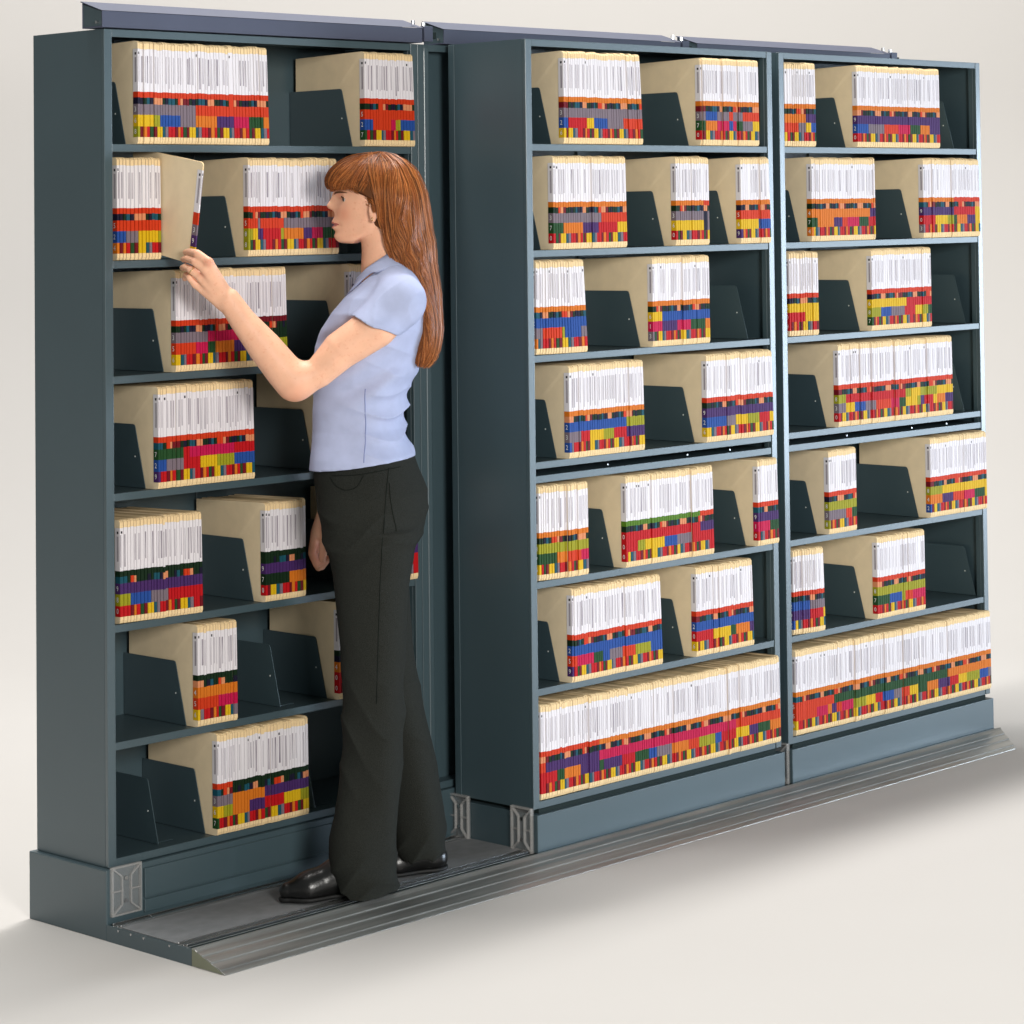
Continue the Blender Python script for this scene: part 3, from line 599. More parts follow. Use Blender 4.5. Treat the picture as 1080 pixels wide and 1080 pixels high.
jawcut_a = np.array([-0.4256, -0.4071, -0.3702, -0.3147, -0.2822]); jawcut_z = np.array([1.5976, 1.5846, 1.5828, 1.6142, 1.6298])
def facevol(p):
    d1, d2 = face(p), fl(p); d3 = (np.interp(p[:, 0], jawcut_a, jawcut_z) - p[:, 2]) * .85
    k = .008
    def smax(a, b): h = np.clip(.5 - .5 * (b - a) / k, 0, 1); return b + (a - b) * h + k * h * (1 - h)
    return smax(smax(d1, d2), d3)
skull = ell((-0.3069, -0.2800, 1.7064), (.088, .070, .084))
HB = (((-0.3026, -0.2800, 1.6693)[0]))
def ear(sg):
    c = Av((-0.3026, -0.2800, 1.6693)); c[1] = BH + sg * .0735
    o = ell(c, (.0155, .0075, .030), -.18); i_ = ell(c + Av((-.001, sg * .007, .004)), (.0095, .006, .019), -.18); lobe = ell(c + Av((-.006, -sg * .002, -.026)), (.008, .005, .010))
    return lambda p: np.minimum(np.maximum(o(p), -i_(p)), lobe(p))
eyec = Av((-0.3809, -0.2800, 1.6919))
def lid(sg):
    c = eyec.copy(); c[1] = BH + sg * .031; s = ell(c, (.0128, .0140, .0128))
    def f(p):
        q = p - c; open_ = np.abs(q[:, 2] + .0006 + .12 * np.abs(q[:, 1])) - .0060 * np.sqrt(np.clip(1 - (q[:, 1] / .0165) ** 2, 0, 1)); cut = np.maximum(open_, q[:, 0] + .0005)
        return np.maximum(s(p), -cut)
    return f
neck = sm([cap((-0.3030, -0.2800, 1.6301), (-0.2926, -0.2800, 1.5008), .052, .056), cap((-0.2833, -0.2800, 1.5168), (-0.2700, -0.2800, 1.4544), .058, .085)], .03)
headf = sm([facevol, skull], .012)
headear = sm([headf, ear(-1), ear(1)], .004)
headf2 = lambda p: np.minimum(headear(p), np.minimum(lid(-1)(p), lid(1)(p)))
# --- trunk profile shared by skin and clothes
TR = [(1.5098, -0.2799, 0.0473, -0.2800, 0.0750), (1.4868, -0.2789, 0.0692, -0.2800, 0.1250), (1.4547, -0.2908, 0.0946, -0.2800, 0.1680), (1.4181, -0.3038, 0.1141, -0.2800, 0.1780), (1.3793, -0.3180, 0.1256, -0.2800, 0.1650), (1.3358, -0.3334, 0.1291, -0.2800, 0.1520), (1.2877, -0.3448, 0.1215, -0.2800, 0.1430), (1.2304, -0.3539, 0.1140, -0.2800, 0.1340), (1.1732, -0.3619, 0.1077, -0.2800, 0.1280), (1.1342, -0.3634, 0.1065, -0.2800, 0.1300), (1.1020, -0.3597, 0.1116, -0.2800, 0.1420), (1.0698, -0.3542, 0.1197, -0.2800, 0.1580), (1.0377, -0.3534, 0.1231, -0.2800, 0.1660)]
trunk = loft(TR, pw=2.25)
inner = lambda f, t: (lambda p: f(p) + t)
SHN = (-0.2288, -0.4320, 1.4455); SHF = (-0.2995, -0.1300, 1.4379)
armn = sm([chain([SHN, (-0.2766, -0.4700, 1.3874), (-0.3526, -0.4900, 1.3363), (-0.4026, -0.5050, 1.2848), (-0.4534, -0.5150, 1.2642)], [.049, .050, .0450, .0355, .0385]),
           chain([(-0.4557, -0.5150, 1.2620), (-0.4785, -0.5200, 1.2893), (-0.5217, -0.5300, 1.3480), (-0.5678, -0.5450, 1.4113), (-0.5983, -0.5530, 1.4606)], [.041, .042, .0385, .0300, .0265])], .02)
mc = sm([cap((-0.6051, -0.5520, 1.4717), (-0.6278, -0.6066, 1.5492), .0165, .0105), cap((-0.6070, -0.5530, 1.4651), (-0.6380, -0.6023, 1.5329), .017, .011), cap((-0.6090, -0.5540, 1.4564), (-0.6531, -0.5889, 1.5154), .016, .0105), cap((-0.6102, -0.5540, 1.4476), (-0.6688, -0.5738, 1.4987), .0145, .0095)], .010)
fing = [chain([(-0.6278, -0.6066, 1.5492), (-0.6551, -0.6027, 1.5693), (-0.6811, -0.5716, 1.5736), (-0.6977, -0.5500, 1.5724)], [.0102, .0095, .0082, .0072]),
        chain([(-0.6380, -0.6023, 1.5329), (-0.6604, -0.6035, 1.5508), (-0.6884, -0.5696, 1.5572), (-0.7049, -0.5448, 1.5556)], [.0105, .0095, .0083, .0072]),
        chain([(-0.6531, -0.5889, 1.5154), (-0.6742, -0.5912, 1.5322), (-0.6959, -0.5636, 1.5385), (-0.7075, -0.5440, 1.5360)], [.0102, .0090, .0080, .0070]),
        chain([(-0.6688, -0.5738, 1.4987), (-0.6803, -0.5825, 1.5145), (-0.6947, -0.5607, 1.5197), (-0.7015, -0.5476, 1.5106)], [.0092, .0078, .0070, .0062]),
        chain([(-0.6232, -0.5350, 1.4891), (-0.6549, -0.5465, 1.5253), (-0.6829, -0.5266, 1.5496), (-0.7008, -0.5187, 1.5630)], [.0155, .0120, .0105, .0088])]
def handn(p):
    d = mc(p)
    for g in fing:
        e = g(p); k = .0035; h = np.clip(.5 + .5 * (e - d) / k, 0, 1); d = e + (d - e) * h - k * h * (1 - h)
    return d
armf = chain([SHF, (-0.3769, -0.0900, 1.2411), (-0.4506, -0.0850, 1.1117), (-0.4838, -0.1000, 0.9414)], [.048, .040, .036, .0225])
palf = sm([cap((-0.4863, -0.1000, 0.9320), (-0.5051, -0.1120, 0.8632), .021, .022), cap((-0.4913, -0.0900, 0.9239), (-0.5112, -0.0800, 0.8356), .019, .019)], .012)
ff = []
for k_, (du, db) in enumerate([(0, 0), (1.2, .018), (2.6, .035), (4.5, .051)]):
    pass
ff = [chain([(-0.5149, -0.1200, 0.8550), (-0.5202, -0.1280, 0.8162), (-0.5092, -0.1260, 0.7865), (-0.4966, -0.1200, 0.7936)], [.0115, .0105, .0092, .0078]),
      chain([(-0.5173, -0.1020, 0.8480), (-0.5217, -0.1090, 0.8043), (-0.5095, -0.1070, 0.7768), (-0.4967, -0.1010, 0.7887)], [.0115, .0105, .0092, .0078]),
      chain([(-0.5172, -0.0840, 0.8457), (-0.5208, -0.0900, 0.8017), (-0.5073, -0.0880, 0.7753), (-0.4963, -0.0840, 0.7887)], [.0110, .0100, .0088, .0075]),
      chain([(-0.5168, -0.0670, 0.8482), (-0.5173, -0.0710, 0.8109), (-0.5071, -0.0700, 0.7846), (-0.4958, -0.0670, 0.7958)], [.0100, .0088, .0078, .0068]),
      chain([(-0.4867, -0.1180, 0.9035), (-0.4855, -0.1380, 0.8568), (-0.4880, -0.1430, 0.8247), (-0.4906, -0.1430, 0.8014)], [.0140, .0115, .0100, .0085])]
def handf(p):
    d = palf(p)
    for g in ff:
        e = g(p); k = .0035; h = np.clip(.5 + .5 * (e - d) / k, 0, 1); d = e + (d - e) * h - k * h * (1 - h)
    return d
legn_s = chain([(-0.3098, -0.3450, 0.9846), (-0.3213, -0.3600, 0.5803), (-0.3316, -0.3720, 0.1342), (-0.3899, -0.3850, 0.0604)], [.050, .042, .034, .03])
legf_s = chain([(-0.3393, -0.2200, 0.9712), (-0.3361, -0.2050, 0.6916), (-0.2918, -0.1950, 0.4580), (-0.2530, -0.1820, 0.2006), (-0.2476, -0.1800, 0.0847)], [.050, .038, .036, .036, .03])
def boxed(g, pts, m):
    P_ = Av(pts); lo, hi = P_.min(0) - m - .06, P_.max(0) + m + .06
    def f(p):
        d = np.full(len(p), .06); k = np.all((p > lo) & (p < hi), axis=1)
        if k.any(): d[k] = g(p[k])
        return d
    return f
_low = sm([inner(trunk, .024), legn_s, legf_s, cap((-0.3401, -0.3100, 1.0724), (-0.3273, -0.3100, 0.9696), .065, .065), cap((-0.3545, -0.2500, 1.0669), (-0.3416, -0.2500, 0.9630), .065, .065)], .02)
_parts = [(boxed(sm([headf2, neck], .010), [(-0.4515, -0.2800, 1.8082), (-0.1964, -0.2800, 1.4347)], .13), 0), (boxed(_low, [(-0.4724, -0.2800, 1.5200), (-0.1648, -0.2800, 0.0063)], .17), .015),
          (boxed(armn, [SHN, (-0.4534, -0.5150, 1.2620), (-0.5983, -0.5530, 1.4606)], .07), .012), (boxed(handn, [(-0.7107, -0.5500, 1.5969), (-0.6015, -0.5500, 1.4407)], .06), .006),
          (boxed(armf, [SHF, (-0.4838, -0.1000, 0.9414), (-0.3769, -0.0900, 1.2411)], .06), .012), (boxed(handf, [(-0.5360, -0.1000, 0.9376), (-0.4783, -0.1000, 0.7600)], .07), .006)]
def bodyf(p):
    d = _parts[0][0](p)
    for g, k in _parts[1:]:
        e = g(p); h = np.clip(.5 + .5 * (e - d) / k, 0, 1); d = e + (d - e) * h - k * h * (1 - h)
    return d
LO = Av((-0.8057, -0.2800, -0.0056)); HI = Av((-0.1349, -0.2800, 1.8074))
def lipm(c):
    y = np.abs(c[:, 1] - BH); base = np.interp(c[:, 2], PR_[:, 2], PR_[:, 0])
    dz = c[:, 2] - zl; top = .0075 * (1 - (y / .025) ** 2) + .001 * (y > .003); bot = .0085 * (1 - (y / .023) ** 2)
    return (c[:, 0] < base + .026) & (y < .024) & (dz < top) & (dz > -bot)
person = sdf_obj('person', bodyf, (LO[0] - .03, -.62, .045), (HI[0], .0, HI[2] + .01), .0027, [SKIN, LIPS], None, 2, lipm)
tag(person, 'woman in a pale blue shirt and charcoal trousers pulling a folder from the second shelf', 'person')
# eyes
for sg in (-1, 1):
    c = eyec.copy(); c[1] = BH + sg * .031; bm = bmesh.new(); bmesh.ops.create_uvsphere(bm, u_segments=32, v_segments=24, radius=.0114)
    me = bpy.data.meshes.new('eye'); bmesh.ops.rotate(bm, verts=bm.verts, cent=(0, 0, 0), matrix=Matrix.Rotation(R_(90), 3, 'Y'))
    # iris looks towards the folder: along -a
    bm.faces.ensure_lookup_table()
    W_ = Vector(l2w(c[None])[0]); look = (-RA * .88 + Vector((0, 0, .0)) - VA * .46).normalized()
    for f_ in bm.faces:
        q = f_.calc_center_median().normalized(); ang = q.angle(look); f_.material_index = 2 if ang < .30 else (1 if ang < .72 else 0); f_.smooth = True
    bm.to_mesh(me); bm.free()
    for m_ in (EYEW, IRIS, PUP): me.materials.append(m_)
    o = bpy.data.objects.new('eye', me); col.objects.link(o); o.location = W_; o.parent = person
def sweep(lines, rads, n=6):
    """lines (k,m,3) in world space, radii (m,) -> verts, faces of capped tubes"""
    k, m, _ = lines.shape; T = np.gradient(lines, axis=1); T /= np.linalg.norm(T, axis=2, keepdims=True) + 1e-12
    ref = np.array([.31, .22, .05]); A_ = np.cross(T, ref); A_ /= np.linalg.norm(A_, axis=2, keepdims=True) + 1e-12; B_ = np.cross(T, A_)
    th = np.arange(n) * 2 * np.pi / n; r = np.asarray(rads)[None, :, None, None]
    Vt = lines[:, :, None, :] + r * (A_[:, :, None, :] * np.cos(th)[None, None, :, None] + B_[:, :, None, :] * np.sin(th)[None, None, :, None])
    idx = np.arange(k * m * n).reshape(k, m, n); a = idx[:, :-1]; b = idx[:, 1:]
    F = np.stack([a, np.roll(a, -1, 2), np.roll(b, -1, 2), b], -1).reshape(-1, 4)
    return Vt.reshape(-1, 3), F
def resamp(L, m):
    t = np.arange(len(L)); u = np.linspace(0, len(L) - 1, m); out = np.stack([np.interp(u, t, L[:, k]) for k in range(3)], 1)
    for _ in range(max(1, m // len(L))): out[1:-1] = (out[:-2] + 2 * out[1:-1] + out[2:]) / 4
    return out
def tube(name, pts, rads, m, parent, res=3):
    L = l2w(Av(pts)); M_ = max(len(pts) * 3, 8); R2 = np.interp(np.linspace(0, len(rads) - 1, M_), np.arange(len(rads)), rads)
    v, F = sweep(resamp(L, M_)[None], R2, 8); me = bpy.data.meshes.new(name); me.from_pydata(v.tolist(), [], F.tolist()); me.materials.append(m)
    me.polygons.foreach_set('use_smooth', [True] * len(F)); o = bpy.data.objects.new(name, me); col.objects.link(o); o.parent = parent; return o
BROW = mat('brow_hair', (.10, .045, .02), .7, .2)
for sg in (-1, 1):
    pts = []
    for t in np.linspace(0, 1, 6):
        y = .014 + .033 * t; z = zeye + .0115 + .004 * math.sin(t * 2.6); pts.append((np.interp(z, PR_[:, 2], PR_[:, 0]) + 14 * y * y + 2500 * y ** 4 - .0004, BH + sg * y, z))
    tube('eyebrow', pts, [.0014, .0022, .0022, .002, .0016, .0006], BROW, person)
    pts = []
    for t in np.linspace(-1, 1, 7):
        y = .031 + .0125 * t; dy = .0125 * t; pts.append((eyec[0] - math.sqrt(max(0, .0128 ** 2 - dy ** 2 * .8 - .0036 ** 2)), BH + sg * y, zeye + .0052 * math.sqrt(max(0, 1 - t * t)) - .0006))
    tube('eyelash', pts, [.0005, .0012, .0016, .0018, .0019, .0018, .0012], BROW, person)
# ring and stud
bm = bmesh.new()
def torus(name, c, nrm, R0, r0, m, parent):
    vs, fs = [], []; nrm = Vector(nrm).normalized(); t1 = nrm.orthogonal().normalized(); t2 = nrm.cross(t1); N1, N2 = 24, 8
    for i in range(N1):
        d = t1 * math.cos(2 * math.pi * i / N1) + t2 * math.sin(2 * math.pi * i / N1)
        for j in range(N2): vs.append(Vector(c) + d * (R0 + r0 * math.cos(2 * math.pi * j / N2)) + nrm * r0 * math.sin(2 * math.pi * j / N2))
    for i in range(N1):
        for j in range(N2): fs.append((i * N2 + j, ((i + 1) % N1) * N2 + j, ((i + 1) % N1) * N2 + (j + 1) % N2, i * N2 + (j + 1) % N2))
    q = MB(); q.add(vs, fs, m); return q.build(name, parent, smooth=True)
r0_, r1_ = Vector(l2w(Av([(-0.6531, -0.5889, 1.5154)]))[0]), Vector(l2w(Av([(-0.6742, -0.5912, 1.5322)]))[0])
torus('ring', r1_ * .88 + r0_ * .12, r1_ - r0_, .0098, .0013, GOLD, person)
bm2 = MB(); ec = Av((-0.3086, -0.2800, 1.6418)); ec[1] = BH - .078; torus('earring', Vector(l2w(ec[None])[0]), RA, .0042, .0011, GOLD, person)
# --- shirt
def sleeve(sh, mid, hemc, hn):
    base = chain([sh, mid, mid + (mid - Av(sh)) * .6], [.055, .0575, .060]); hemc = Av(hemc); hn = Av(hn) / np.linalg.norm(hn)
    return lambda p: np.maximum(base(p), (p - hemc) @ hn)
slv_n = sleeve(Av(SHN), Av((-0.2744, -0.4700, 1.3918)), (-0.2744, -0.4700, 1.3896), (-.43, -.06, -.90))
slv_f = sleeve(Av(SHF), Av((-0.3593, -0.1000, 1.3550)), (-0.3617, -0.1000, 1.3456), (-.35, .05, -.93))
def folds(p):
    a, b, z = p[:, 0], p[:, 1], p[:, 2]; aw, zw = -0.2567, 1.1599
    m1 = np.exp(-((z - zw) / .085) ** 2) * np.clip((a - aw + .13) / .12, 0, 1)
    w1 = np.abs(np.sin(z * 62 + a * 26 + np.sin(b * 19 + z * 8) * 1.1)) ** .8
    m2 = np.exp(-(((a - -0.3473) / .09) ** 2 + ((z - 1.3222) / .07) ** 2)); w2 = np.sin(a * 55 - z * 75 + np.sin(z * 30))
    m3 = np.exp(-(((z - 1.2535) / .06) ** 2)); w3 = np.sin(z * 80 - a * 40 + 2 * np.sin(a * 14))
    return .0135 * m1 * (w1 - .5) + .0060 * m2 * w2 + .0058 * m3 * w3 * np.clip((a - aw + .25) / .15, 0, 1)
torso_s = loft(TR, pw=2.25)
def hem_z(a): return np.interp(a, [-0.4741, -0.3613, -0.2346], [1.0409, 1.0493, 1.0632])
nv0, nv1 = Av((-0.3435, -0.2800, 1.4833)), Av((-0.2668, -0.2800, 1.5442)); ndir = np.array([-(nv1 - nv0)[2], 0, (nv1 - nv0)[0]]); ndir /= np.linalg.norm(ndir)
yoke = sm([cap((-0.2812, -0.2800, 1.4914), SHN, .062, .058), cap((-0.2812, -0.2800, 1.4914), SHF, .062, .058), cap((-0.2879, -0.2800, 1.5100), (-0.2769, -0.2800, 1.4591), .064, .09)], .03)
torso_yoke = sm([torso_s, yoke], .028)
def shirtf(p):
    q_ = (p - Av((-0.2675, -0.4700, 1.4096))); ms = np.exp(-(q_ ** 2).sum(1) / .075 ** 2) * (p[:, 1] < -.40)
    t = sm([torso_s, yoke, slv_n, slv_f], .028)(p) + folds(p) + .0075 * ms * (np.abs(np.sin(q_[:, 0] * 42 - q_[:, 2] * 30 + np.sin(q_[:, 2] * 34) * 1.1)) ** .6 - .7) + .0045 * np.exp(-(((p[:, 0] - -0.2552) / .07) ** 2 + ((p[:, 2] - 1.3161) / .07) ** 2)) * (np.abs(np.sin(p[:, 0] * 30 + p[:, 2] * 48)) ** .6 - .6)
    t = np.maximum(t, (hem_z(p[:, 0]) - p[:, 2]))
    nk = (p - nv0) @ ndir
    return np.maximum(t, nk)
shirt = sdf_obj('shirt', shirtf, (-0.4931, -.55, 1.0240), (-0.1521, .0, 1.5703), .0030, [SHIRT], person, 2)
SHSEAM0 = mat('button_shell', (.10, .09, .14), .4, .5)
# collar and placket
def push_out(P_, f, t):
    for _ in range(4):
        d = f(P_)[:, None]; e = 1e-3
        g = np.stack([f(P_ + np.eye(3)[k] * e) - f(P_ - np.eye(3)[k] * e) for k in range(3)], 1); g /= np.linalg.norm(g, axis=1)[:, None] + 1e-9
        P_ = P_ - g * (d - t)
    return P_
def smooth_rows(M_, it):
    for _ in range(it): M_[:, 1:-1] = (M_[:, :-2] + 2 * M_[:, 1:-1] + M_[:, 2:]) / 4
    return M_
for sg in (-1, 1):
    A_ = Av([(-0.2645, -0.2800, 1.5465), (-0.2854, -0.2800, 1.5307), (-0.3110, -0.2800, 1.5104), (-0.3320, -0.2800, 1.4900), (-0.3471, -0.2800, 1.4741)]); B_ = Av([(-0.2279, -0.2800, 1.5159), (-0.2512, -0.2800, 1.4886), (-0.2906, -0.2800, 1.4686), (-0.3254, -0.2800, 1.4507), (-0.3670, -0.2800, 1.4422)])
    A_[:, 1] = BH + sg * Av((0, .052, .060, .046, .012)); B_[:, 1] = BH + sg * Av((0, .085, .098, .072, .034))
    A_, B_ = resamp(A_, 26), resamp(B_, 26); rows = []
    for t in np.linspace(0, 1, 7):
        Q = A_ * (1 - t) + B_ * t
        rows.append(push_out(Q, torso_yoke, .0055 - .002 * abs(t - .4)) if t > .12 else push_out(Q, torso_yoke, .007))
    M_ = smooth_rows(np.stack(rows), 8); vs = l2w(M_.reshape(-1, 3)).tolist()
    fs = [(r * 26 + c, r * 26 + c + 1, (r + 1) * 26 + c + 1, (r + 1) * 26 + c) for r in range(6) for c in range(25)]
    q = MB(); q.add(vs, fs, SHIRT); o = q.build('collar', shirt, smooth=True); md = o.modifiers.new('s', 'SOLIDIFY'); md.thickness = .0035; md.offset = 0
_bp = push_out(Av([((-0.3541, -0.2800, 1.4662)[0], BH - .020, (-0.3541, -0.2800, 1.4662)[2])]), torso_yoke, .0085)
bw_ = l2w(_bp)[0]; torus('button', tuple(bw_), -RA * .8 - VA * .6, .0032, .0018, SHSEAM0, shirt)
SHSEAM = mat('shirt_seam', (.20, .23, .42), .9, .1)
def on_shirt(pts):
    out = []
    for a, b, z in resamp(Av(pts), 24):
        bb = np.linspace(-.56, -.28, 281); P_ = np.stack([np.full(281, a), bb, np.full(281, z)], 1); d = shirtf(P_); k = np.argmax(d < 0); out.append((a, bb[k] - .0006, z))
    return out
for pts in ([(-0.3171, -0.4000, 1.2383), (-0.3200, -0.4000, 1.1708), (-0.3182, -0.4000, 1.1145), (-0.3164, -0.4000, 1.0650)],): q = on_shirt(pts); tube('side_seam', q, [.0012] * len(q), SHSEAM, shirt)
# --- trousers
NL = [(0.8941, -0.3209, 0.1058, -0.3450, 0.0980), (0.8375, -0.3202, 0.0955, -0.3450, 0.0920), (0.7814, -0.3212, 0.0875, -0.3480, 0.0860), (0.7139, -0.3202, 0.0818, -0.3500, 0.0820), (0.6244, -0.3164, 0.0760, -0.3550, 0.0780), (0.5461, -0.3170, 0.0719, -0.3580, 0.0750), (0.4677, -0.3161, 0.0719, -0.3600, 0.0740), (0.3784, -0.3179, 0.0724, -0.3630, 0.0760), (0.3006, -0.3236, 0.0735, -0.3660, 0.0800), (0.2344, -0.3312, 0.0700, -0.3700, 0.0840), (0.1796, -0.3397, 0.0722, -0.3740, 0.0830), (0.1354, -0.3413, 0.0738, -0.3760, 0.0820), (0.0912, -0.3362, 0.0732, -0.3780, 0.0820), (0.0246, -0.3307, 0.0698, -0.3800, 0.0800)]
FL = [(0.8781, -0.3414, 0.1022, -0.2150, 0.0950), (0.7387, -0.3438, 0.0790, -0.2100, 0.0850), (0.5981, -0.3219, 0.0628, -0.2000, 0.0780), (0.5045, -0.3077, 0.0605, -0.1950, 0.0760), (0.3993, -0.2888, 0.0651, -0.1900, 0.0760), (0.2939, -0.2700, 0.0675, -0.1850, 0.0800), (0.1886, -0.2547, 0.0687, -0.1800, 0.0860), (0.1303, -0.2476, 0.0675, -0.1780, 0.0900), (0.0721, -0.2451, 0.0570, -0.1760, 0.0920), (0.0375, -0.2443, 0.0535, -0.1760, 0.0920)]
HP = [(1.0743, -0.3519, 0.1128, -0.2800, 0.1280), (1.0307, -0.3460, 0.1202, -0.2800, 0.1480), (0.9800, -0.3332, 0.1277, -0.2800, 0.1630), (0.9364, -0.3301, 0.1242, -0.2800, 0.1680), (0.8975, -0.3293, 0.1184, -0.2800, 0.1680), (0.8541, -0.3320, 0.1046, -0.2800, 0.1600), (0.8176, -0.3404, 0.0804, -0.2800, 0.1300)]
nl, fl_, hp = loft(NL, pw=2.2), loft(FL, pw=2.2), loft(HP, pw=2.3)
def trousf(p):
    a, b, z = p[:, 0], p[:, 1], p[:, 2]
    zc_n = np.interp(a, [-0.4112, -0.3890, -0.3398, -0.2991, -0.2674], [0.1217, 0.0810, 0.0310, 0.0326, 0.0477])
    zc_f = np.interp(a, [-0.3012, -0.1893], [0.0741, 0.0883])
    d1 = np.maximum(nl(p), zc_n - z); d2 = np.maximum(fl_(p), zc_f - z)
    k = .006; h = np.clip(.5 + .5 * (d2 - d1) / k, 0, 1); d = d2 + (d1 - d2) * h - k * h * (1 - h)
    e = hp(p); k = .02; h = np.clip(.5 + .5 * (e - d) / k, 0, 1); d = e + (d - e) * h - k * h * (1 - h)
    zk = 0.4336; zb_ = 0.0824; zu = 0.8887
    w = .0075 * (np.abs(np.sin(z * 26 + a * 22 + 1.5 * np.sin(a * 21 + b * 12))) ** .7 - .6) * np.exp(-((z - zk) / .12) ** 2)
    w += .0100 * (np.abs(np.sin(z * 40 - a * 36 + 1.2 * np.sin(a * 22 + b * 16))) ** .7 - .6) * np.exp(-((z - zb_) / .055) ** 2)
    w += .0065 * (np.abs(np.sin(z * 44 - a * 14 + np.sin(a * 30) * 1.2)) ** .7 - .6) * np.exp(-((z - zu) / .07) ** 2)
    w += .005 * np.sin(a * 38 + b * 30 + z * 6) * np.exp(-((z - zb_ - .1) / .15) ** 2)
    return d + w
trousers = sdf_obj('trousers', trousf, (-0.4601 - .06, -.52, .044), (-0.1338, -.04, 1.0787), .0032, [TROUS], person, 2)
SEAM = mat('seam_thread', (.010, .012, .010), .9, .1)
def on_trousers(u_pts):
    out = []
    for a, b, z in resamp(Av(u_pts), 24):       # slide each seam point across the body until it meets the near surface
        bb = np.linspace(-.5, -.28, 221); P_ = np.stack([np.full(221, a), bb, np.full(221, z)], 1); d = trousf(P_); k = np.argmax(d < 0); out.append((a, bb[k] - .0010, z))
    return out
for pts in ([(-0.2669, -0.4000, 1.0484), (-0.2665, -0.4000, 0.9675), (-0.2706, -0.4000, 0.9002), (-0.2804, -0.4000, 0.8106), (-0.2862, -0.4000, 0.6763), (-0.2923, -0.4000, 0.4974)], [(-0.2627, -0.4000, 1.0146), (-0.2563, -0.4000, 0.9718), (-0.2499, -0.4000, 0.9335), (-0.2458, -0.4000, 0.8998)], [(-0.4002, -0.4000, 1.0304), (-0.3868, -0.4000, 1.0122), (-0.3599, -0.4000, 1.0005), (-0.3327, -0.4000, 1.0068), (-0.3189, -0.4000, 1.0358)], [(-0.3957, -0.4000, 1.0348), (-0.3325, -0.4000, 1.0360), (-0.2782, -0.4000, 1.0441), (-0.2466, -0.4000, 1.0481)]):
    q = on_trousers(pts); tube('seam', q, [.0012] * len(q), SEAM, trousers, 2)
# --- shoes
def shoef(toe, ball, ank, heel, s):
    toe, ball, ank, heel = map(Av, (toe, ball, ank, heel))
    up = sm([cap(toe, ball, .021 * s, .034 * s), cap(ball, ank, .034 * s, .036 * s), cap(ball, heel, .034 * s, .029 * s), cap(ank, heel, .034 * s, .030 * s)], .02)
    return up
ZF = .0430
def shoe(toe, ball, ank, heel, s, label):
    f0 = shoef(toe, ball, ank, heel, s)
    up = lambda p: np.maximum(f0(p), ZF + .010 - p[:, 2])
    P_ = Av([toe, ball, ank, heel]); lo = P_.min(0) - .07; hi = P_.max(0) + .07; lo[2] = .030
    o = sdf_obj('shoe', up, lo, hi, .0026, [SHOE], person, 2)
    hl = Av(heel)
    def sole(p):
        q = p.copy(); q[:, 2] = ZF + .014; d = f0(q) - .003; fore = np.linalg.norm((p - hl)[:, :2], axis=1) > .058
        return np.maximum(np.maximum(d, ZF - p[:, 2]), p[:, 2] - ZF - .0095)
    sdf_obj('sole', sole, lo, hi, .0026, [SOLE], o, 1)
    return o
def zz_(p, z): return (p[0], p[1], z)
shoe(zz_((-0.5025, -0.4350, 0.0512), .066), zz_((-0.4568, -0.4220, 0.0514), .068), (-0.3969, -0.3920, 0.0936), zz_((-0.3536, -0.3680, 0.0553), .070), 1.0, '')
shoe(zz_((-0.3397, -0.2150, 0.0560), .066), zz_((-0.3003, -0.2050, 0.0597), .068), (-0.2498, -0.1800, 0.0940), zz_((-0.2169, -0.1720, 0.0683), .070), 1.0, '')
bw = MB()
# --- hair
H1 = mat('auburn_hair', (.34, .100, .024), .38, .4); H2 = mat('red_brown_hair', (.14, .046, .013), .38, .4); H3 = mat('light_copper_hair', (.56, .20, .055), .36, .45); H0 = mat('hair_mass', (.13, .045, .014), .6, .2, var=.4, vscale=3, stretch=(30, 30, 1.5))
capv = ell((-0.3069, -0.2800, 1.6994), (.1020, .085, .0995))
bang = ell((-0.3781, -0.2800, 1.7514), (.066, .060, .040), .42)
LH = [(1.7540, -0.2579, 0.0277, -0.2800, 0.0550), (1.7263, -0.2559, 0.0416, -0.2800, 0.0760), (1.7008, -0.2515, 0.0485, -0.2800, 0.0860), (1.6476, -0.2462, 0.0543, -0.2800, 0.0840), (1.5922, -0.2416, 0.0571, -0.2800, 0.0780), (1.5413, -0.2317, 0.0536, -0.2800, 0.0700), (1.4948, -0.2102, 0.0363, -0.2800, 0.0660), (1.4531, -0.1945, 0.0248, -0.2800, 0.0600), (1.4069, -0.1840, 0.0173, -0.2800, 0.0550), (1.3654, -0.1809, 0.0161, -0.2800, 0.0500), (1.3288, -0.1894, 0.0173, -0.2800, 0.0440), (1.3014, -0.2000, 0.0207, -0.2800, 0.0360), (1.2831, -0.2071, 0.0115, -0.2800, 0.0220)]
lh = loft(LH, pw=2.3)
low_a = [-0.4523, -0.4362, -0.4107, -0.3645, -0.3277, -0.3048, -0.3086]
low_z = [1.7204, 1.7086, 1.7151, 1.7166, 1.6998, 1.6832, 1.0231]
def hairf(p):
    d = sm([capv, bang], .015)(p); d = np.maximum(d, (np.interp(p[:, 0], low_a, low_z) - p[:, 2]) * .7)
    e = lh(p); k = .015; h = np.clip(.5 + .5 * (e - d) / k, 0, 1); d = e + (d - e) * h - k * h * (1 - h)
    d = d - .001
    w = .0018 * np.sin(p[:, 0] * 210 + np.sin(p[:, 2] * 22) * 2.2) * np.clip((1.6787 - p[:, 2]) / .03, 0, 1)
    return d + w
hair = sdf_obj('hair', lambda p: hairf(p) + .0025, (-0.4615, BH - .11, 1.2711), (-0.1428, BH + .11, 1.8150), .0030, [H0], person, 1)
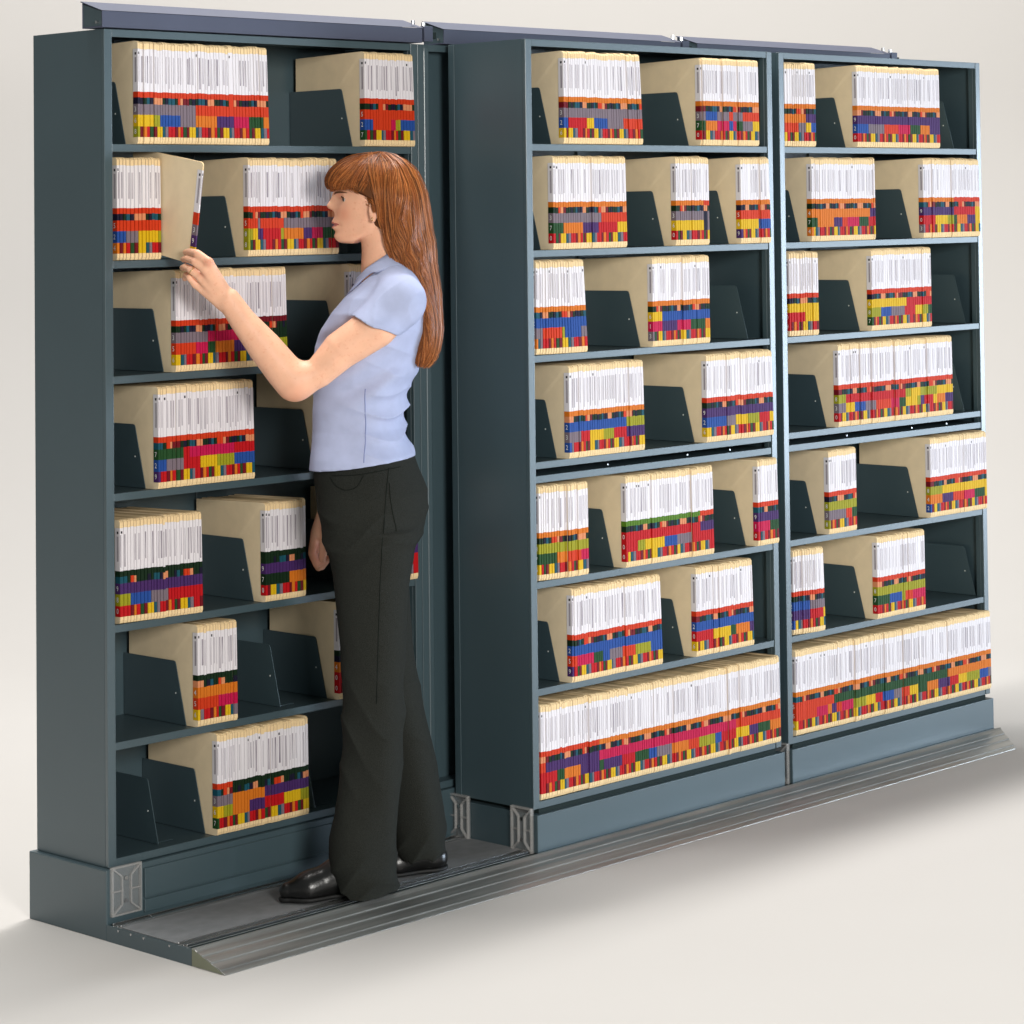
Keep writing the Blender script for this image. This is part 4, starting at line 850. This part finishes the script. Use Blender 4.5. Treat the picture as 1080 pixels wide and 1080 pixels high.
G = [pl([(-0.3360, -0.2800, 1.8039), (-0.3225, -0.2800, 1.7644), (-0.3089, -0.2800, 1.7318), (-0.2977, -0.2800, 1.6993), (-0.2911, -0.2800, 1.6668), (-0.2937, -0.2800, 1.6300), (-0.2918, -0.2800, 1.5884), (-0.2738, -0.2800, 1.5374), (-0.2420, -0.2800, 1.4885), (-0.2149, -0.2800, 1.4304), (-0.2108, -0.2800, 1.3774), (-0.2182, -0.2800, 1.3315)]),
     pl([(-0.3268, -0.2800, 1.8037), (-0.3086, -0.2800, 1.7641), (-0.2976, -0.2800, 1.7131), (-0.2933, -0.2800, 1.6715), (-0.2961, -0.2800, 1.6254), (-0.2919, -0.2800, 1.5838), (-0.2738, -0.2800, 1.5420), (-0.2419, -0.2800, 1.4954), (-0.2102, -0.2800, 1.4396), (-0.1946, -0.2800, 1.3772), (-0.2043, -0.2800, 1.3290), (-0.2185, -0.2800, 1.2925)]),
     pl([(-0.3129, -0.2800, 1.8058), (-0.2716, -0.2800, 1.7727), (-0.2536, -0.2800, 1.7216), (-0.2494, -0.2800, 1.6754), (-0.2499, -0.2800, 1.6246), (-0.2412, -0.2800, 1.5737), (-0.2255, -0.2800, 1.5274), (-0.2098, -0.2800, 1.4764), (-0.1919, -0.2800, 1.4231), (-0.1832, -0.2800, 1.3655), (-0.1929, -0.2800, 1.3196), (-0.2071, -0.2800, 1.2831)]),
     pl([(-0.2944, -0.2800, 1.8055), (-0.2438, -0.2800, 1.7815), (-0.2119, -0.2800, 1.7348), (-0.1986, -0.2800, 1.6814), (-0.1876, -0.2800, 1.6235), (-0.1789, -0.2800, 1.5681), (-0.1725, -0.2800, 1.5172), (-0.1684, -0.2800, 1.4688), (-0.1620, -0.2800, 1.4157), (-0.1602, -0.2800, 1.3651), (-0.1699, -0.2800, 1.3192), (-0.1933, -0.2800, 1.2782)])]
BGd = [pl([(-0.3129, -0.2800, 1.8035), (-0.3453, -0.2800, 1.7948), (-0.3824, -0.2800, 1.7792), (-0.4127, -0.2800, 1.7567), (-0.4337, -0.2800, 1.7316), (-0.4408, -0.2800, 1.7109)]), pl([(-0.3083, -0.2800, 1.8034), (-0.3270, -0.2800, 1.7829), (-0.3526, -0.2800, 1.7603), (-0.3782, -0.2800, 1.7399), (-0.3968, -0.2800, 1.7217), (-0.4062, -0.2800, 1.7080)]), pl([(-0.3037, -0.2800, 1.8010), (-0.3108, -0.2800, 1.7780), (-0.3226, -0.2800, 1.7505), (-0.3344, -0.2800, 1.7276), (-0.3392, -0.2800, 1.7069), (-0.3324, -0.2800, 1.6929)]), pl([(-0.2991, -0.2800, 1.7986), (-0.2993, -0.2800, 1.7709), (-0.3042, -0.2800, 1.7410), (-0.3114, -0.2800, 1.7134), (-0.3093, -0.2800, 1.6902), (-0.3003, -0.2800, 1.6670)])]
hwid = np.array([.004, .045, .080, .088, .086, .080, .074, .068, .060, .052, .044, .030]); bwid = np.array([.004, .030, .052, .064, .068, .070])
rng = np.random.default_rng(3)
def strands(n, GG, hw, mats, skip_lo):
    out = {m.name: [] for m in mats}
    for i in range(n):
        s = rng.uniform(0, len(GG) - 1); k = min(int(s), len(GG) - 2); g = GG[k] * (1 - (s - k)) + GG[k + 1] * (s - k); q = s / (len(GG) - 1)
        sgn = -1 if rng.random() < .75 else 1; off = math.sqrt(max(0, 1 - (q * .98) ** 2)) if hw is hwid else rng.uniform(0, 1) ** .4
        Q = g.copy(); Q[:, 1] = BH + sgn * hw * off + rng.normal(0, .0015); Q[:, 0] += np.cumsum(rng.normal(0, .0009, len(Q))); Q[:, 2] += rng.normal(0, .002)
        
        out[mats[rng.choice(len(mats), p=[.42, .3, .28])].name].append(Q)
    return out
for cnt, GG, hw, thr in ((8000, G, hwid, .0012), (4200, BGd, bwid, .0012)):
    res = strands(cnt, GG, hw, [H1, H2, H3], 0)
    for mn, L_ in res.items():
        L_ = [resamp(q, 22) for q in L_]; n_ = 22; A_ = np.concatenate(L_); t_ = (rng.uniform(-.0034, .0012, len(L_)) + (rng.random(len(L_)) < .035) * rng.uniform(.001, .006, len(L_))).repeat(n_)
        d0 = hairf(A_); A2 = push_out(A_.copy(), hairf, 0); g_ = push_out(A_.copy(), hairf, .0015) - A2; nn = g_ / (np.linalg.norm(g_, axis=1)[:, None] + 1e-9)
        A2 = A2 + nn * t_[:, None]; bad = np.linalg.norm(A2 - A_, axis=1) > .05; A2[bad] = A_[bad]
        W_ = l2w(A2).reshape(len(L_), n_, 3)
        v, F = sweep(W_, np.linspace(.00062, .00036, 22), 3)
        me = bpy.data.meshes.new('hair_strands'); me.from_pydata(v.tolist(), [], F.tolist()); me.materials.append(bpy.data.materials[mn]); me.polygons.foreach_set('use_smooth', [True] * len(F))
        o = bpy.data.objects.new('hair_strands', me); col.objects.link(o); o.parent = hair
